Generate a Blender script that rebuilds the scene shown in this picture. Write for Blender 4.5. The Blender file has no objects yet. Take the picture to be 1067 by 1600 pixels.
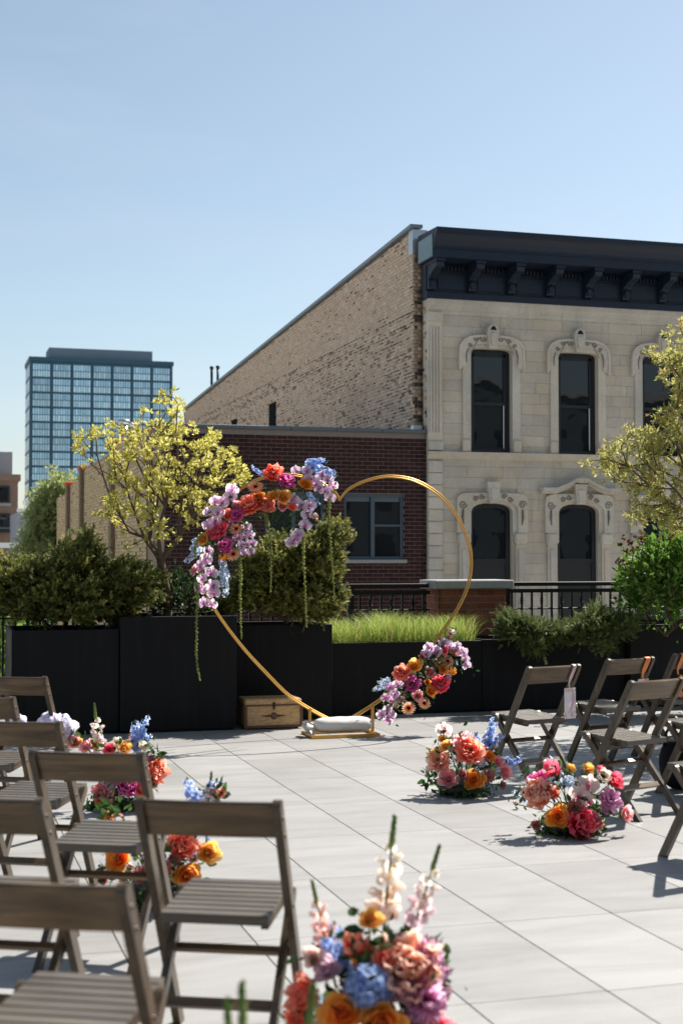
import bpy, math, random
import numpy as np
from mathutils import Vector, Matrix

# ------------------------------------------------------------------ camera, sky, sun, exposure
sc = bpy.context.scene
PW, PH, FPX = 1067.0, 1600.0, 2222.0
YAW, PITCH, CAMZ = math.radians(16.4), math.radians(1.805), 1.5
cam_d = bpy.data.cameras.new('camera')
cam = bpy.data.objects.new('camera', cam_d)
sc.collection.objects.link(cam)
cam.location = (0, 0, CAMZ)
cam.rotation_euler = (math.pi / 2 + PITCH, 0, -YAW)
cam_d.sensor_fit = 'VERTICAL'
cam_d.sensor_height = 36.0
cam_d.sensor_width = 24.0
cam_d.lens = FPX / PH * 36.0
cam_d.clip_start = 0.05
cam_d.clip_end = 6000
cam_d.dof.use_dof = True
cam_d.dof.focus_distance = 12.5
cam_d.dof.aperture_fstop = 3.2
sc.camera = cam

SUN_AZ, SUN_EL = math.radians(60), math.radians(50)
w = bpy.data.worlds.new('World')
sc.world = w
w.use_nodes = True
wn = w.node_tree
bg = wn.nodes['Background']
sky = wn.nodes.new('ShaderNodeTexSky')
sky.sky_type = 'NISHITA'
sky.sun_disc = False
sky.sun_elevation = SUN_EL
sky.sun_rotation = SUN_AZ
sky.altitude = 0
sky.air_density = 1.0
sky.dust_density = 0.8
sky.ozone_density = 1.2
hs = wn.nodes.new('ShaderNodeHueSaturation')      # thin high veil: slightly paler blue
hs.inputs['Saturation'].default_value = 0.82
hs.inputs['Hue'].default_value = 0.490
wn.links.new(sky.outputs[0], hs.inputs['Color'])
tcw = wn.nodes.new('ShaderNodeTexCoord'); mpw = wn.nodes.new('ShaderNodeMapping'); mpw.inputs['Scale'].default_value = (2.0, 5.0, 9.0)
nzw = wn.nodes.new('ShaderNodeTexNoise'); nzw.inputs['Scale'].default_value = 1.3; nzw.inputs['Detail'].default_value = 6; nzw.inputs['Roughness'].default_value = .6
rpw = wn.nodes.new('ShaderNodeValToRGB'); rpw.color_ramp.elements[0].position = .5; rpw.color_ramp.elements[1].position = .85
rpw.color_ramp.elements[1].color = (.22, .22, .22, 1)
mxw = wn.nodes.new('ShaderNodeMix'); mxw.data_type = 'RGBA'
wn.links.new(tcw.outputs['Generated'], mpw.inputs[0]); wn.links.new(mpw.outputs[0], nzw.inputs['Vector']); wn.links.new(nzw.outputs['Fac'], rpw.inputs[0])
wn.links.new(rpw.outputs[0], mxw.inputs[0]); wn.links.new(hs.outputs[0], mxw.inputs[6]); mxw.inputs[7].default_value = (6.0, 6.4, 7.0, 1)   # faint cirrus
wn.links.new(mxw.outputs[2], bg.inputs[0])
bg.inputs[1].default_value = 0.064

sun_d = bpy.data.lights.new('sun', 'SUN')
sun = bpy.data.objects.new('sun', sun_d)
sc.collection.objects.link(sun)
sun_d.energy = 5.0
sun_d.angle = math.radians(0.53)
sun_d.color = (1.0, 0.95, 0.87)
SDIR = Vector((math.cos(SUN_EL) * math.sin(SUN_AZ), math.cos(SUN_EL) * math.cos(SUN_AZ), math.sin(SUN_EL)))
sun.rotation_euler = SDIR.to_track_quat('Z', 'Y').to_euler()
sun.location = (20, 20, 30)

sc.view_settings.view_transform = 'Standard'
sc.view_settings.look = 'None'
sc.view_settings.exposure = 1.05
sc.view_settings.gamma = 1.0
sc.view_settings.use_curve_mapping = False
sc.cycles.max_bounces = 7
sc.cycles.diffuse_bounces = 4
sc.cycles.transparent_max_bounces = 8
sc.cycles.use_denoising = True

# ------------------------------------------------------------------ measuring helpers
CAM = Vector((0, 0, CAMZ))
R_ = Vector((math.cos(YAW), -math.sin(YAW), 0))
FH = Vector((math.sin(YAW), math.cos(YAW), 0))
F_ = FH * math.cos(PITCH) + Vector((0, 0, 1)) * math.sin(PITCH)
U_ = Vector((0, 0, 1)) * math.cos(PITCH) - FH * math.sin(PITCH)
def ray(x, y): return F_ + R_ * ((x - PW / 2) / FPX) - U_ * ((y - PH / 2) / FPX)
def at(x, y, d): return CAM + ray(x, y) * d
def onY(x, y, Y): r = ray(x, y); return CAM + r * (Y / r.y)
def onX(x, y, X): r = ray(x, y); return CAM + r * (X / r.x)
def onZ(x, y, z=0.0): r = ray(x, y); return CAM + r * ((z - CAMZ) / r.z)
def cw(x, z): return R_ * x + FH * z          # metres right of / ahead of the camera -> world
def project(p):
    v = Vector(p) - CAM
    d = v.dot(F_)
    if d < 0.1: return None
    return (PW / 2 + FPX * v.dot(R_) / d, PH / 2 - FPX * v.dot(U_) / d, d)

# ------------------------------------------------------------------ object helpers
COL = sc.collection
def link(o, parent=None):
    COL.objects.link(o)
    if parent is not None: o.parent = parent
    return o
def tag(o, label=None, cat=None, group=None, kind=None):
    if label: o['label'] = label
    if cat: o['category'] = cat
    if group: o['group'] = group
    if kind: o['kind'] = kind
    return o
def empty(name, loc=(0, 0, 0), rz=0.0, label=None, cat=None, group=None, parent=None):
    o = bpy.data.objects.new(name, None)
    o.empty_display_size = 0.2
    link(o, parent)
    o.location = loc
    o.rotation_euler = (0, 0, rz)
    return tag(o, label, cat, group)
def obj(name, mesh, parent=None, loc=(0, 0, 0), rot=None, scale=None):
    o = bpy.data.objects.new(name, mesh)
    link(o, parent)
    o.location = loc
    if rot is not None: o.rotation_euler = rot
    if scale is not None: o.scale = scale if hasattr(scale, '__len__') else (scale,) * 3
    return o
def copy_tree(o, parent=None):
    c = o.copy()
    link(c)
    c.parent = parent
    for ch in list(o.children): copy_tree(ch, c)
    return c

def mesh_np(name, V, F, mat, cols=None, smooth=False):
    """V (n,3), F list of (m,k) integer arrays or one array"""
    me = bpy.data.meshes.new(name)
    V = np.asarray(V, dtype=np.float32)
    if not isinstance(F, (list, tuple)): F = [F]
    F = [np.asarray(f, dtype=np.int32) for f in F if len(f)]
    loops = np.concatenate([f.ravel() for f in F])
    tot = np.concatenate([np.full(len(f), f.shape[1], dtype=np.int32) for f in F])
    st = np.concatenate([[0], np.cumsum(tot)[:-1]]).astype(np.int32)
    me.vertices.add(len(V)); me.vertices.foreach_set('co', V.ravel())
    me.loops.add(len(loops)); me.loops.foreach_set('vertex_index', loops)
    me.polygons.add(len(tot)); me.polygons.foreach_set('loop_start', st); me.polygons.foreach_set('loop_total', tot)
    if smooth: me.polygons.foreach_set('use_smooth', np.ones(len(tot), dtype=bool))
    if cols is not None:
        a = me.attributes.new('col', 'FLOAT_COLOR', 'POINT')
        c = np.ones((len(V), 4), dtype=np.float32); c[:, :3] = np.asarray(cols, dtype=np.float32)
        a.data.foreach_set('color', c.ravel())
    me.update(calc_edges=True)
    me.validate()
    if mat is not None: me.materials.append(mat)
    return me

BOXV = np.array([(x, y, z) for x in (-.5, .5) for y in (-.5, .5) for z in (-.5, .5)], dtype=np.float32)
BOXF = np.array([(0, 1, 3, 2), (4, 6, 7, 5), (0, 4, 5, 1), (2, 3, 7, 6), (0, 2, 6, 4), (1, 5, 7, 3)], dtype=np.int32)

class MB:
    def __init__(s): s.v = []; s.f = []; s.c = []; s.n = 0; s.hascol = False
    def add(s, V, F, col=None):
        V = [tuple(p) for p in V]
        s.v += V
        s.f += [tuple(i + s.n for i in q) for q in F]
        if col is not None: s.hascol = True
        if col is None: s.c += [(1, 1, 1)] * len(V)
        elif len(col) == len(V) and hasattr(col[0], '__len__'): s.c += [tuple(c) for c in col]
        else: s.c += [tuple(col)] * len(V)
        s.n += len(V)
        return s
    def box(s, lo, hi, col=None, bev=0.0):
        lo, hi = Vector(lo), Vector(hi)
        if bev <= 0:
            V = [(hi[0] if x > 0 else lo[0], hi[1] if y > 0 else lo[1], hi[2] if z > 0 else lo[2]) for x, y, z in BOXV]
            return s.add(V, BOXF.tolist(), col)
        V = []; idx = {}
        for a in (0, 1):
            for b in (0, 1):
                for c in (0, 1):
                    p = [(lo, hi)[a][0], (lo, hi)[b][1], (lo, hi)[c][2]]
                    sg = [1 if not a else -1, 1 if not b else -1, 1 if not c else -1]
                    for k in range(3):
                        q = list(p)
                        for m in range(3):
                            if m != k: q[m] += sg[m] * bev
                        idx[(a, b, c, k)] = len(V); V.append(q)
        F = []
        for k in range(3):
            o = [m for m in range(3) if m != k]
            for e in (0, 1):
                ring = []
                for (i, j) in ((0, 0), (1, 0), (1, 1), (0, 1)):
                    key = [0, 0, 0]; key[k] = e; key[o[0]] = i; key[o[1]] = j
                    ring.append(idx[(*key, k)])
                F.append(ring if (e == 1) == (k != 1) else ring[::-1])
        for k in range(3):
            o = [m for m in range(3) if m != k]
            for i in (0, 1):
                for j in (0, 1):
                    a = [0, 0, 0]; a[o[0]] = i; a[o[1]] = j; a[k] = 0
                    b = list(a); b[k] = 1
                    F.append([idx[(*a, o[0])], idx[(*b, o[0])], idx[(*b, o[1])], idx[(*a, o[1])]])
        for a in (0, 1):
            for b in (0, 1):
                for c in (0, 1): F.append([idx[(a, b, c, 0)], idx[(a, b, c, 1)], idx[(a, b, c, 2)]])
        return s.add(V, F, col)
    def beam(s, p0, p1, wd, th, side=(1, 0, 0), col=None):
        """rectangular bar from p0 to p1: wd along `side`, th across"""
        p0, p1, sd = Vector(p0), Vector(p1), Vector(side)
        d = (p1 - p0).normalized()
        sd = (sd - d * sd.dot(d)).normalized()
        n = d.cross(sd)
        V = []
        for p in (p0, p1):
            for a, b in ((-1, -1), (1, -1), (1, 1), (-1, 1)): V.append(p + sd * (a * wd / 2) + n * (b * th / 2))
        return s.add(V, [(0, 3, 2, 1), (4, 5, 6, 7), (0, 1, 5, 4), (1, 2, 6, 5), (2, 3, 7, 6), (3, 0, 4, 7)], col)
    def tube(s, pts, rad, n=6, col=None, cap=True, closed=False):
        pts = [Vector(p) for p in pts]
        m = len(pts)
        if not hasattr(rad, '__len__'): rad = [rad] * m
        V = []; F = []; C = []
        ref = None
        for i, p in enumerate(pts):
            if closed: t = pts[(i + 1) % m] - pts[i - 1]
            else: t = pts[min(i + 1, m - 1)] - pts[max(i - 1, 0)]
            t = t.normalized() if t.length > 1e-9 else Vector((0, 0, 1))
            if ref is None: ref = t.orthogonal().normalized()
            ref = (ref - t * ref.dot(t))
            ref = ref.normalized() if ref.length > 1e-6 else t.orthogonal().normalized()
            b = t.cross(ref)
            for k in range(n):
                a = 2 * math.pi * k / n
                V.append(p + (ref * math.cos(a) + b * math.sin(a)) * rad[i])
        for i in range(m if closed else m - 1):
            j = (i + 1) % m
            for k in range(n): F.append((i * n + k, i * n + (k + 1) % n, j * n + (k + 1) % n, j * n + k))
        if cap and not closed:
            F.append(tuple(range(n - 1, -1, -1))); F.append(tuple((m - 1) * n + k for k in range(n)))
        return s.add(V, F, col)
    def prism(s, poly, y0, y1, col=None):
        """polygon [(x,z)] extruded from y0 (front) to y1 (back)"""
        n = len(poly)
        V = [(x, y0, z) for x, z in poly] + [(x, y1, z) for x, z in poly]
        F = [tuple(range(n)), tuple(range(2 * n - 1, n - 1, -1))] + [(i, i + n, (i + 1) % n + n, (i + 1) % n) for i in range(n)]
        return s.add(V, F, col)
    def ring(s, inner, outer, y0, y1, closed=False, col=None):
        """band between two polylines [(x,z)] of equal length, from y0 (front) to y1 (back)"""
        n = len(inner)
        V = [(x, y0, z) for x, z in inner] + [(x, y0, z) for x, z in outer] + [(x, y1, z) for x, z in inner] + [(x, y1, z) for x, z in outer]
        F = []
        for i in range(n if closed else n - 1):
            j = (i + 1) % n
            F += [(i, n + i, n + j, j), (2 * n + i, 2 * n + j, 3 * n + j, 3 * n + i), (i, j, 2 * n + j, 2 * n + i), (n + i, 3 * n + i, 3 * n + j, n + j)]
        if not closed:
            F += [(0, 2 * n, 3 * n, n), (n - 1, 2 * n - 1, 4 * n - 1, 3 * n - 1)]
        return s.add(V, F, col)
    def profile_x(s, prof, x0, x1, col=None):
        """profile [(y,z)] swept along x"""
        n = len(prof)
        V = [(x0, y, z) for y, z in prof] + [(x1, y, z) for y, z in prof]
        F = [tuple(range(n - 1, -1, -1)), tuple(range(n, 2 * n))] + [(i, (i + 1) % n, (i + 1) % n + n, i + n) for i in range(n)]
        return s.add(V, F, col)
    def lathe(s, prof, c=(0, 0, 0), n=16, col=None):
        c = Vector(c); V = []; F = []
        for r, z in prof:
            for k in range(n):
                a = 2 * math.pi * k / n
                V.append(c + Vector((r * math.cos(a), r * math.sin(a), z)))
        m = len(prof)
        for i in range(m - 1):
            for k in range(n): F.append((i * n + k, i * n + (k + 1) % n, (i + 1) * n + (k + 1) % n, (i + 1) * n + k))
        F.append(tuple(range(n - 1, -1, -1))); F.append(tuple((m - 1) * n + k for k in range(n)))
        return s.add(V, F, col)
    def mesh(s, name, mat, smooth=False):
        me = bpy.data.meshes.new(name)
        me.from_pydata(s.v, [], s.f)
        if smooth: me.polygons.foreach_set('use_smooth', np.ones(len(me.polygons), dtype=bool))
        if s.hascol:
            a = me.attributes.new('col', 'FLOAT_COLOR', 'POINT')
            c = np.ones((len(s.v), 4), dtype=np.float32); c[:, :3] = np.array(s.c, dtype=np.float32)
            a.data.foreach_set('color', c.ravel())
        if mat is not None: me.materials.append(mat)
        me.update()
        return me
    def build(s, name, mat, parent=None, smooth=False, loc=(0, 0, 0), rot=None, scale=None):
        return obj(name, s.mesh(name, mat, smooth), parent, loc, rot, scale)

# ------------------------------------------------------------------ materials
MATS = {}
class NT:
    def __init__(s, name):
        s.m = bpy.data.materials.new(name); s.m.use_nodes = True
        s.t = s.m.node_tree; s.b = s.t.nodes['Principled BSDF']; s.out = s.t.nodes['Material Output']
        MATS[name] = s.m
    def n(s, typ, **kw):
        q = s.t.nodes.new(typ)
        for k, v in kw.items(): setattr(q, k, v)
        return q
    def l(s, a, b): s.t.links.new(a, b)
    def val(s, sock, v):
        if hasattr(v, 'is_output'): s.l(v, sock)
        else: sock.default_value = v
    def coords(s, which='Object', scale=(1, 1, 1), rot=(0, 0, 0)):
        tc = s.n('ShaderNodeTexCoord'); mp = s.n('ShaderNodeMapping')
        mp.inputs['Scale'].default_value = scale; mp.inputs['Rotation'].default_value = rot
        s.l(tc.outputs[which], mp.inputs[0]); return mp.outputs[0]
    def geo_pos(s, scale=(1, 1, 1)):
        g = s.n('ShaderNodeNewGeometry'); mp = s.n('ShaderNodeMapping'); mp.inputs['Scale'].default_value = scale
        s.l(g.outputs['Position'], mp.inputs[0]); return mp.outputs[0]
    def noise(s, vec, scale=5, detail=4, rough=.55, out='Fac', dist=0.0):
        q = s.n('ShaderNodeTexNoise'); q.inputs['Scale'].default_value = scale; q.inputs['Detail'].default_value = detail
        q.inputs['Roughness'].default_value = rough; q.inputs['Distortion'].default_value = dist
        if vec is not None: s.l(vec, q.inputs['Vector'])
        return q.outputs[out]
    def ramp(s, fac, stops):
        q = s.n('ShaderNodeValToRGB'); e = q.color_ramp.elements
        while len(e) < len(stops): e.new(0.5)
        for i, (p, c) in enumerate(stops):
            e[i].position = p; e[i].color = (c[0], c[1], c[2], 1) if hasattr(c, '__len__') else (c, c, c, 1)
        s.l(fac, q.inputs[0]); return q.outputs[0]
    def mix(s, fac, a, b, mode='MIX'):
        q = s.n('ShaderNodeMix'); q.data_type = 'RGBA'; q.blend_type = mode
        s.val(q.inputs[0], fac)
        for sk, v in ((q.inputs[6], a), (q.inputs[7], b)):
            if hasattr(v, 'is_output'): s.l(v, sk)
            else: sk.default_value = (*v, 1) if len(v) == 3 else v
        return q.outputs[2]
    def math(s, op, a, b=0.0):
        q = s.n('ShaderNodeMath', operation=op); s.val(q.inputs[0], a); s.val(q.inputs[1], b); return q.outputs[0]
    def rand(s): return s.n('ShaderNodeObjectInfo').outputs['Random']
    def attr(s, name='col'):
        q = s.n('ShaderNodeAttribute'); q.attribute_name = name; return q.outputs['Color']
    def bump(s, h, strength=.3, dist=.01):
        q = s.n('ShaderNodeBump'); q.inputs['Strength'].default_value = strength; q.inputs['Distance'].default_value = dist
        s.l(h, q.inputs['Height']); s.l(q.outputs[0], s.b.inputs['Normal']); return q
    def set(s, **kw):
        for k, v in kw.items():
            sk = s.b.inputs[k.replace('_', ' ')]
            if hasattr(v, 'is_output'): s.l(v, sk)
            elif hasattr(v, '__len__'): sk.default_value = (*v, 1) if len(v) == 3 else v
            else: sk.default_value = v
        return s.m
    def varied(s, col, lo=.85, hi=1.15):
        """colour multiplied by a random brightness per object"""
        mr = s.n('ShaderNodeMapRange'); s.l(s.rand(), mr.inputs[0])
        mr.inputs[3].default_value = lo; mr.inputs[4].default_value = hi
        h = s.n('ShaderNodeHueSaturation'); s.l(mr.outputs[0], h.inputs['Value'])
        s.val(h.inputs['Color'], col if hasattr(col, 'is_output') else (*col, 1)); return h.outputs[0]

def m_simple(name, col, rough=.5, metal=0.0, spec=.5, nscale=0, namt=.2, bump=0):
    n = NT(name)
    c = col
    if nscale:
        f = n.noise(n.coords('Object'), nscale, 5)
        c = n.mix(f, tuple(v * (1 - namt) for v in col), tuple(min(1, v * (1 + namt)) for v in col))
        if bump: n.bump(f, bump, .004)
    return n.set(Base_Color=c, Roughness=rough, Metallic=metal, Specular_IOR_Level=spec)

def m_paver():
    n = NT('paver_stone')
    p = n.geo_pos((1, 1, 1))
    off = n.n('ShaderNodeVectorMath', operation='SCALE'); 
    comb = n.n('ShaderNodeCombineXYZ'); r = n.rand(); n.l(r, comb.inputs[0]); n.l(r, comb.inputs[1])
    n.l(comb.outputs[0], off.inputs[0]); off.inputs['Scale'].default_value = 37.0
    add = n.n('ShaderNodeVectorMath', operation='ADD'); n.l(p, add.inputs[0]); n.l(off.outputs[0], add.inputs[1])
    mp = n.n('ShaderNodeMapping'); mp.inputs['Scale'].default_value = (1.2, 5.0, 1); n.l(add.outputs[0], mp.inputs[0])
    cl = n.noise(mp.outputs[0], 1.3, 6, .6, dist=.6)
    fine = n.noise(p, 160, 3)
    c = n.ramp(cl, [(.28, (.176, .171, .163)), (.5, (.226, .220, .211)), (.72, (.262, .256, .246))])
    c = n.mix(.12, c, n.ramp(fine, [(.3, .25), (.7, .75)]))
    st = n.noise(p, .9, 5, .6)
    c = n.mix(n.ramp(st, [(.5, 0.0), (.72, .35)]), c, (.165, .162, .157))
    sc_ = n.noise(n.geo_pos((9, 26, 1)), 1.0, 7, .75)
    c = n.mix(n.ramp(sc_, [(.67, 0.0), (.74, .25)]), c, (.36, .356, .35))
    c = n.varied(c, .87, 1.07)
    n.bump(fine, .12, .002)
    return n.set(Base_Color=c, Roughness=.52, Specular_IOR_Level=.4)

def m_wood(name, axis, dark=(.040, .026, .014), light=(.175, .118, .064)):
    n = NT(name)
    sc3 = [28, 28, 28]; sc3[axis] = 2.0
    v = n.coords('Object', sc3)
    r = n.rand()
    add = n.n('ShaderNodeVectorMath', operation='ADD'); cb = n.n('ShaderNodeCombineXYZ')
    m = n.math('MULTIPLY', r, 91.0); n.l(m, cb.inputs[0]); n.l(m, cb.inputs[1]); n.l(m, cb.inputs[2])
    n.l(v, add.inputs[0]); n.l(cb.outputs[0], add.inputs[1])
    g = n.noise(add.outputs[0], 1.0, 6, .65, dist=.8)
    big = n.noise(n.coords('Object', [7 if i != axis else 2 for i in range(3)]), 1.0, 3)
    c = n.ramp(g, [(.28, dark), (.5, tuple((a + b) / 2 for a, b in zip(dark, light))), (.72, light)])
    c = n.mix(n.ramp(big, [(.42, 0.0), (.7, .55)]), c, tuple(v * .6 for v in dark))
    wear = n.noise(n.coords('Object', [60 if i != axis else 6 for i in range(3)]), 1.0, 5, .7)
    c = n.mix(n.ramp(wear, [(.60, 0.0), (.72, .45)]), c, tuple(min(1, v * 1.7 + .03) for v in light))
    c = n.varied(c, .90, 1.10)
    n.bump(g, .25, .002)
    return n.set(Base_Color=c, Roughness=n.ramp(g, [(.3, .30), (.7, .44)]), Specular_IOR_Level=.5)

def m_attr(name, rough=.85, spec=.2, nscale=0, namt=.2, bump=0, pos=False):
    n = NT(name)
    c = n.attr()
    if nscale:
        f = n.noise(n.geo_pos() if pos else n.coords('Object'), nscale, 4)
        c = n.mix(1.0, c, n.ramp(f, [(.25, 1 - namt), (.75, 1 + namt)]), 'MULTIPLY')
        if bump: n.bump(f, bump, .01)
    return n.set(Base_Color=c, Roughness=rough, Specular_IOR_Level=spec)

def m_leaf(name, trans=.4, rough=.5, spec=.3, rnd=(.9, 1.1), mottle=False):
    n = NT(name)
    c = n.varied(n.attr(), *rnd)
    if mottle:
        ve = n.noise(n.coords('Object', (9, 9, 3)), 1.6, 5, .7, dist=.6)
        c = n.mix(1.0, c, n.ramp(ve, [(.3, .88), (.7, 1.14)]), 'MULTIPLY'); n.bump(ve, .2, .08)
    n.set(Base_Color=c, Roughness=rough, Specular_IOR_Level=spec)
    tr = n.n('ShaderNodeBsdfTranslucent'); n.l(c, tr.inputs[0])
    mx = n.n('ShaderNodeMixShader'); mx.inputs[0].default_value = trans
    n.l(n.b.outputs[0], mx.inputs[1]); n.l(tr.outputs[0], mx.inputs[2]); n.l(mx.outputs[0], n.out.inputs[0])
    return n.m

def m_brick_obj(name, a, b):
    n = NT(name)
    r = n.rand()
    c = n.ramp(r, [(0, a), (1, b)])
    f = n.noise(n.geo_pos(), 30, 4)
    c = n.mix(1.0, c, n.ramp(f, [(.25, .75), (.75, 1.2)]), 'MULTIPLY')
    n.bump(f, .3, .004)
    return n.set(Base_Color=c, Roughness=.85, Specular_IOR_Level=.2)

def m_stone(name, base=(.565, .51, .425)):
    n = NT(name)
    p = n.geo_pos()
    a = n.noise(p, 1.1, 6, .6); b = n.noise(n.geo_pos((3, 3, .8)), 1.4, 6, .65); f = n.noise(p, 22, 5)
    c = n.ramp(a, [(.3, tuple(v * .80 for v in base)), (.55, base), (.75, tuple(min(1, v * 1.14) for v in base))])
    c = n.mix(n.ramp(b, [(.52, 0.0), (.74, .55)]), c, (base[0] * .80, base[1] * .70, base[2] * .55))
    st = n.noise(n.geo_pos((4.5, 4.5, .45)), 1.0, 5, .6)
    c = n.mix(n.ramp(st, [(.56, 0.0), (.75, .4)]), c, (base[0] * .48, base[1] * .48, base[2] * .5))
    c = n.mix(.25, c, n.mix(1.0, c, n.ramp(f, [(.3, .6), (.7, 1.3)]), 'MULTIPLY'))
    rt = n.rand()
    c = n.mix(n.ramp(rt, [(.55, 0.0), (.6, .28), (.8, .28), (.85, .1)]), c, (base[0] * .92, base[1] * .80, base[2] * .62))
    c = n.varied(c, .90, 1.05)
    n.bump(f, .35, .01)
    return n.set(Base_Color=c, Roughness=.9, Specular_IOR_Level=.2)

def m_glass(name, col, rough=.03, wav=.02, metal=0.0, rnd=None, spec=.5):
    n = NT(name)
    nz = n.noise(n.geo_pos(), 1.2, 2)
    n.bump(nz, wav, .1)
    c = n.varied(col, *rnd) if rnd else col
    return n.set(Base_Color=c, Roughness=rough, Metallic=metal, Specular_IOR_Level=spec)

def m_chest():
    n = NT('chest_wood')
    v = n.coords('Object', (6, 6, 14))
    g = n.noise(v, 1.6, 7, .7, dist=2.2); f = n.noise(n.coords('Object', (10, 10, 60)), 2.0, 5, .7, dist=1.0)
    c = n.ramp(g, [(.3, (.33, .18, .07)), (.5, (.52, .32, .14)), (.68, (.62, .41, .20))])
    c = n.mix(n.ramp(f, [(.5, 0.0), (.66, .6)]), c, (.20, .095, .03))
    n.bump(g, .15, .003)
    return n.set(Base_Color=c, Roughness=.42, Specular_IOR_Level=.5)

def m_gold():
    n = NT('gold_paint')
    f = n.noise(n.coords('Object'), 40, 3)
    return n.set(Base_Color=n.mix(f, (.58, .31, .065), (.74, .42, .11)), Roughness=.36, Metallic=.75)

def m_card():
    n = NT('printed_card')
    tc = n.n('ShaderNodeTexCoord'); sp = n.n('ShaderNodeSeparateXYZ'); n.l(tc.outputs['Generated'], sp.inputs[0])
    vo = n.n('ShaderNodeTexVoronoi'); vo.inputs['Scale'].default_value = 7.0; n.l(tc.outputs['Generated'], vo.inputs['Vector'])
    hue = n.ramp(vo.outputs['Color'], [(0, (.85, .25, .05)), (.35, (.9, .5, .1)), (.6, (.85, .35, .4)), (1, (.35, .45, .2))])
    band = n.math('LESS_THAN', sp.outputs[2], .24); top = n.math('GREATER_THAN', sp.outputs[2], .87)
    bb = n.math('MAXIMUM', band, top)
    dots = n.math('LESS_THAN', vo.outputs['Distance'], .42)
    fac = n.math('MULTIPLY', bb, dots)
    return n.set(Base_Color=n.mix(fac, (.78, .75, .76), hue), Roughness=.6)

m_paver()
m_wood('chair_wood_lateral', 0, (.036, .022, .011), (.205, .128, .062)); m_wood('chair_wood_upright', 2, (.024, .016, .009), (.125, .086, .048)); m_wood('chair_wood_seat', 0, (.062, .050, .038), (.128, .106, .080))
n = NT('black_planter')
st_ = n.noise(n.geo_pos((14, 14, .8)), 1.0, 5, .6); du_ = n.noise(n.geo_pos(), 2.2, 6, .65)
n.set(Base_Color=n.mix(n.ramp(st_, [(.5, 0.0), (.8, .5)]), n.mix(n.ramp(du_, [(.45, 0.0), (.75, .6)]), (.0075, .0075, .0082), (.014, .0135, .013)), (.020, .019, .018)), Roughness=n.ramp(du_, [(.3, .5), (.7, .75)]), Specular_IOR_Level=.16)
m_simple('black_metal', (.008, .008, .009), .45, 0, .25)
m_simple('soil', (.035, .025, .018), .95, 0, .1, 40, .5, .8)
m_simple('screw_steel', (.10, .09, .08), .35, .9)
m_simple('canvas', (.62, .59, .545), .9, 0, .1, 60, .12, .3)
m_simple('joint_dark', (.13, .127, .122), .95, 0, .1)
m_simple('chest_trim', (.10, .045, .018), .45, 0, .5, 25, .4)
m_simple('iron_dark', (.035, .022, .014), .5, .5)
m_simple('mortar_grey', (.235, .195, .175), .95, 0, .1, 20, .25)
m_simple('mortar_tan', (.36, .28, .20), .95, 0, .1, 8, .3)
m_simple('mortar_pier', (.27, .22, .19), .95, 0, .1, 25, .2)
m_simple('navy_paint', (.009, .017, .034), .5, 0, .35, 3, .25)
m_simple('verdigris_tin', (.16, .24, .27), .55, .2, .5, 4, .4)
m_simple('tin_edge', (.20, .235, .26), .5, .3)
m_simple('frame_black', (.008, .010, .013), .4, 0, .5)
m_simple('frame_grey_blue', (.075, .105, .13), .45, .2)
m_simple('roof_felt', (.14, .14, .14), .9, 0, .2, 2, .3)
m_simple('coping_metal', (.13, .15, .16), .5, .5)
m_simple('coping_clay', (.52, .10, .045), .75, 0, .3, 10, .3)
m_simple('cap_stone', (.30, .30, .29), .8, 0, .3, 14, .2, .2)
m_simple('galvanised', (.50, .51, .52), .35, .8)
m_simple('white_paint', (.75, .75, .74), .6, 0, .3)
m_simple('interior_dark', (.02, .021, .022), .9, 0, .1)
m_simple('tower_steel', (.030, .085, .130), .5, .1, .4)
m_simple('tower_penthouse', (.15, .20, .245), .7, 0, .3, .1, .2)
m_simple('grey_cladding', (.27, .29, .32), .7, 0, .3, .5, .15)
m_simple('far_brick', (.26, .175, .13), .9, 0, .1, 3, .25)
m_simple('grey_block', (.10, .115, .125), .9, 0, .1, .6, .2)
m_simple('pier_brick', (.21, .155, .10), .9, 0, .1, 18, .45, .5)
m_simple('asphalt', (.30, .285, .26), .95, 0, .1, .5, .3)
m_simple('concrete', (.32, .31, .30), .9, 0, .2, 1.0, .2)
m_simple('bark_grey', (.115, .085, .065), .9, 0, .1, 30, .4, .6)
m_simple('bark_brown', (.085, .055, .038), .95, 0, .1, 30, .4, .6)
m_simple('ribbon_pink', (.72, .50, .50), .55, 0, .3)
m_simple('ribbon_orange', (.75, .23, .06), .5, 0, .3)
m_simple('paper_peach', (.72, .42, .28), .7, 0, .2, 30, .3)
m_simple('black_fabric', (.008, .008, .009), .8, 0, .2)
m_simple('bowl_dark', (.012, .014, .012), .5)
m_stone('limestone'); m_stone('limestone_trim', (.61, .56, .48)); m_stone('limestone_shade_grime', (.20, .18, .155))  # last one: dark tone for the shade and grime of carved lines
m_brick_obj('brick_maroon', (.034, .014, .014), (.062, .0235, .021))
m_attr('brick_maroon_field', .85, .2, 30, .25, .3, True)
m_attr('brick_tan', .92, .12, 14, .25, .4, True)
m_brick_obj('brick_red', (.17, .055, .032), (.27, .095, .055))
m_leaf('leaf', .52); m_leaf('needle', .42, .55, .2); m_leaf('petal', .68, .6, .12, (.93, 1.10), True); m_leaf('blade', .5, .5, .2)
m_glass('window_glass', (.010, .013, .016), .02, .03)
m_simple('dusty_glass', (.018, .02, .021), .95, 0, 0.0)
m_glass('old_glass', (.006, .010, .013), .015, .05, spec=.6)
m_glass('tower_glass', (.27, .42, .52), .16, .01, .45, (.75, 1.3))
m_chest(); m_gold(); m_card()
M = MATS

rng = np.random.default_rng(7)
random.seed(7)

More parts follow.
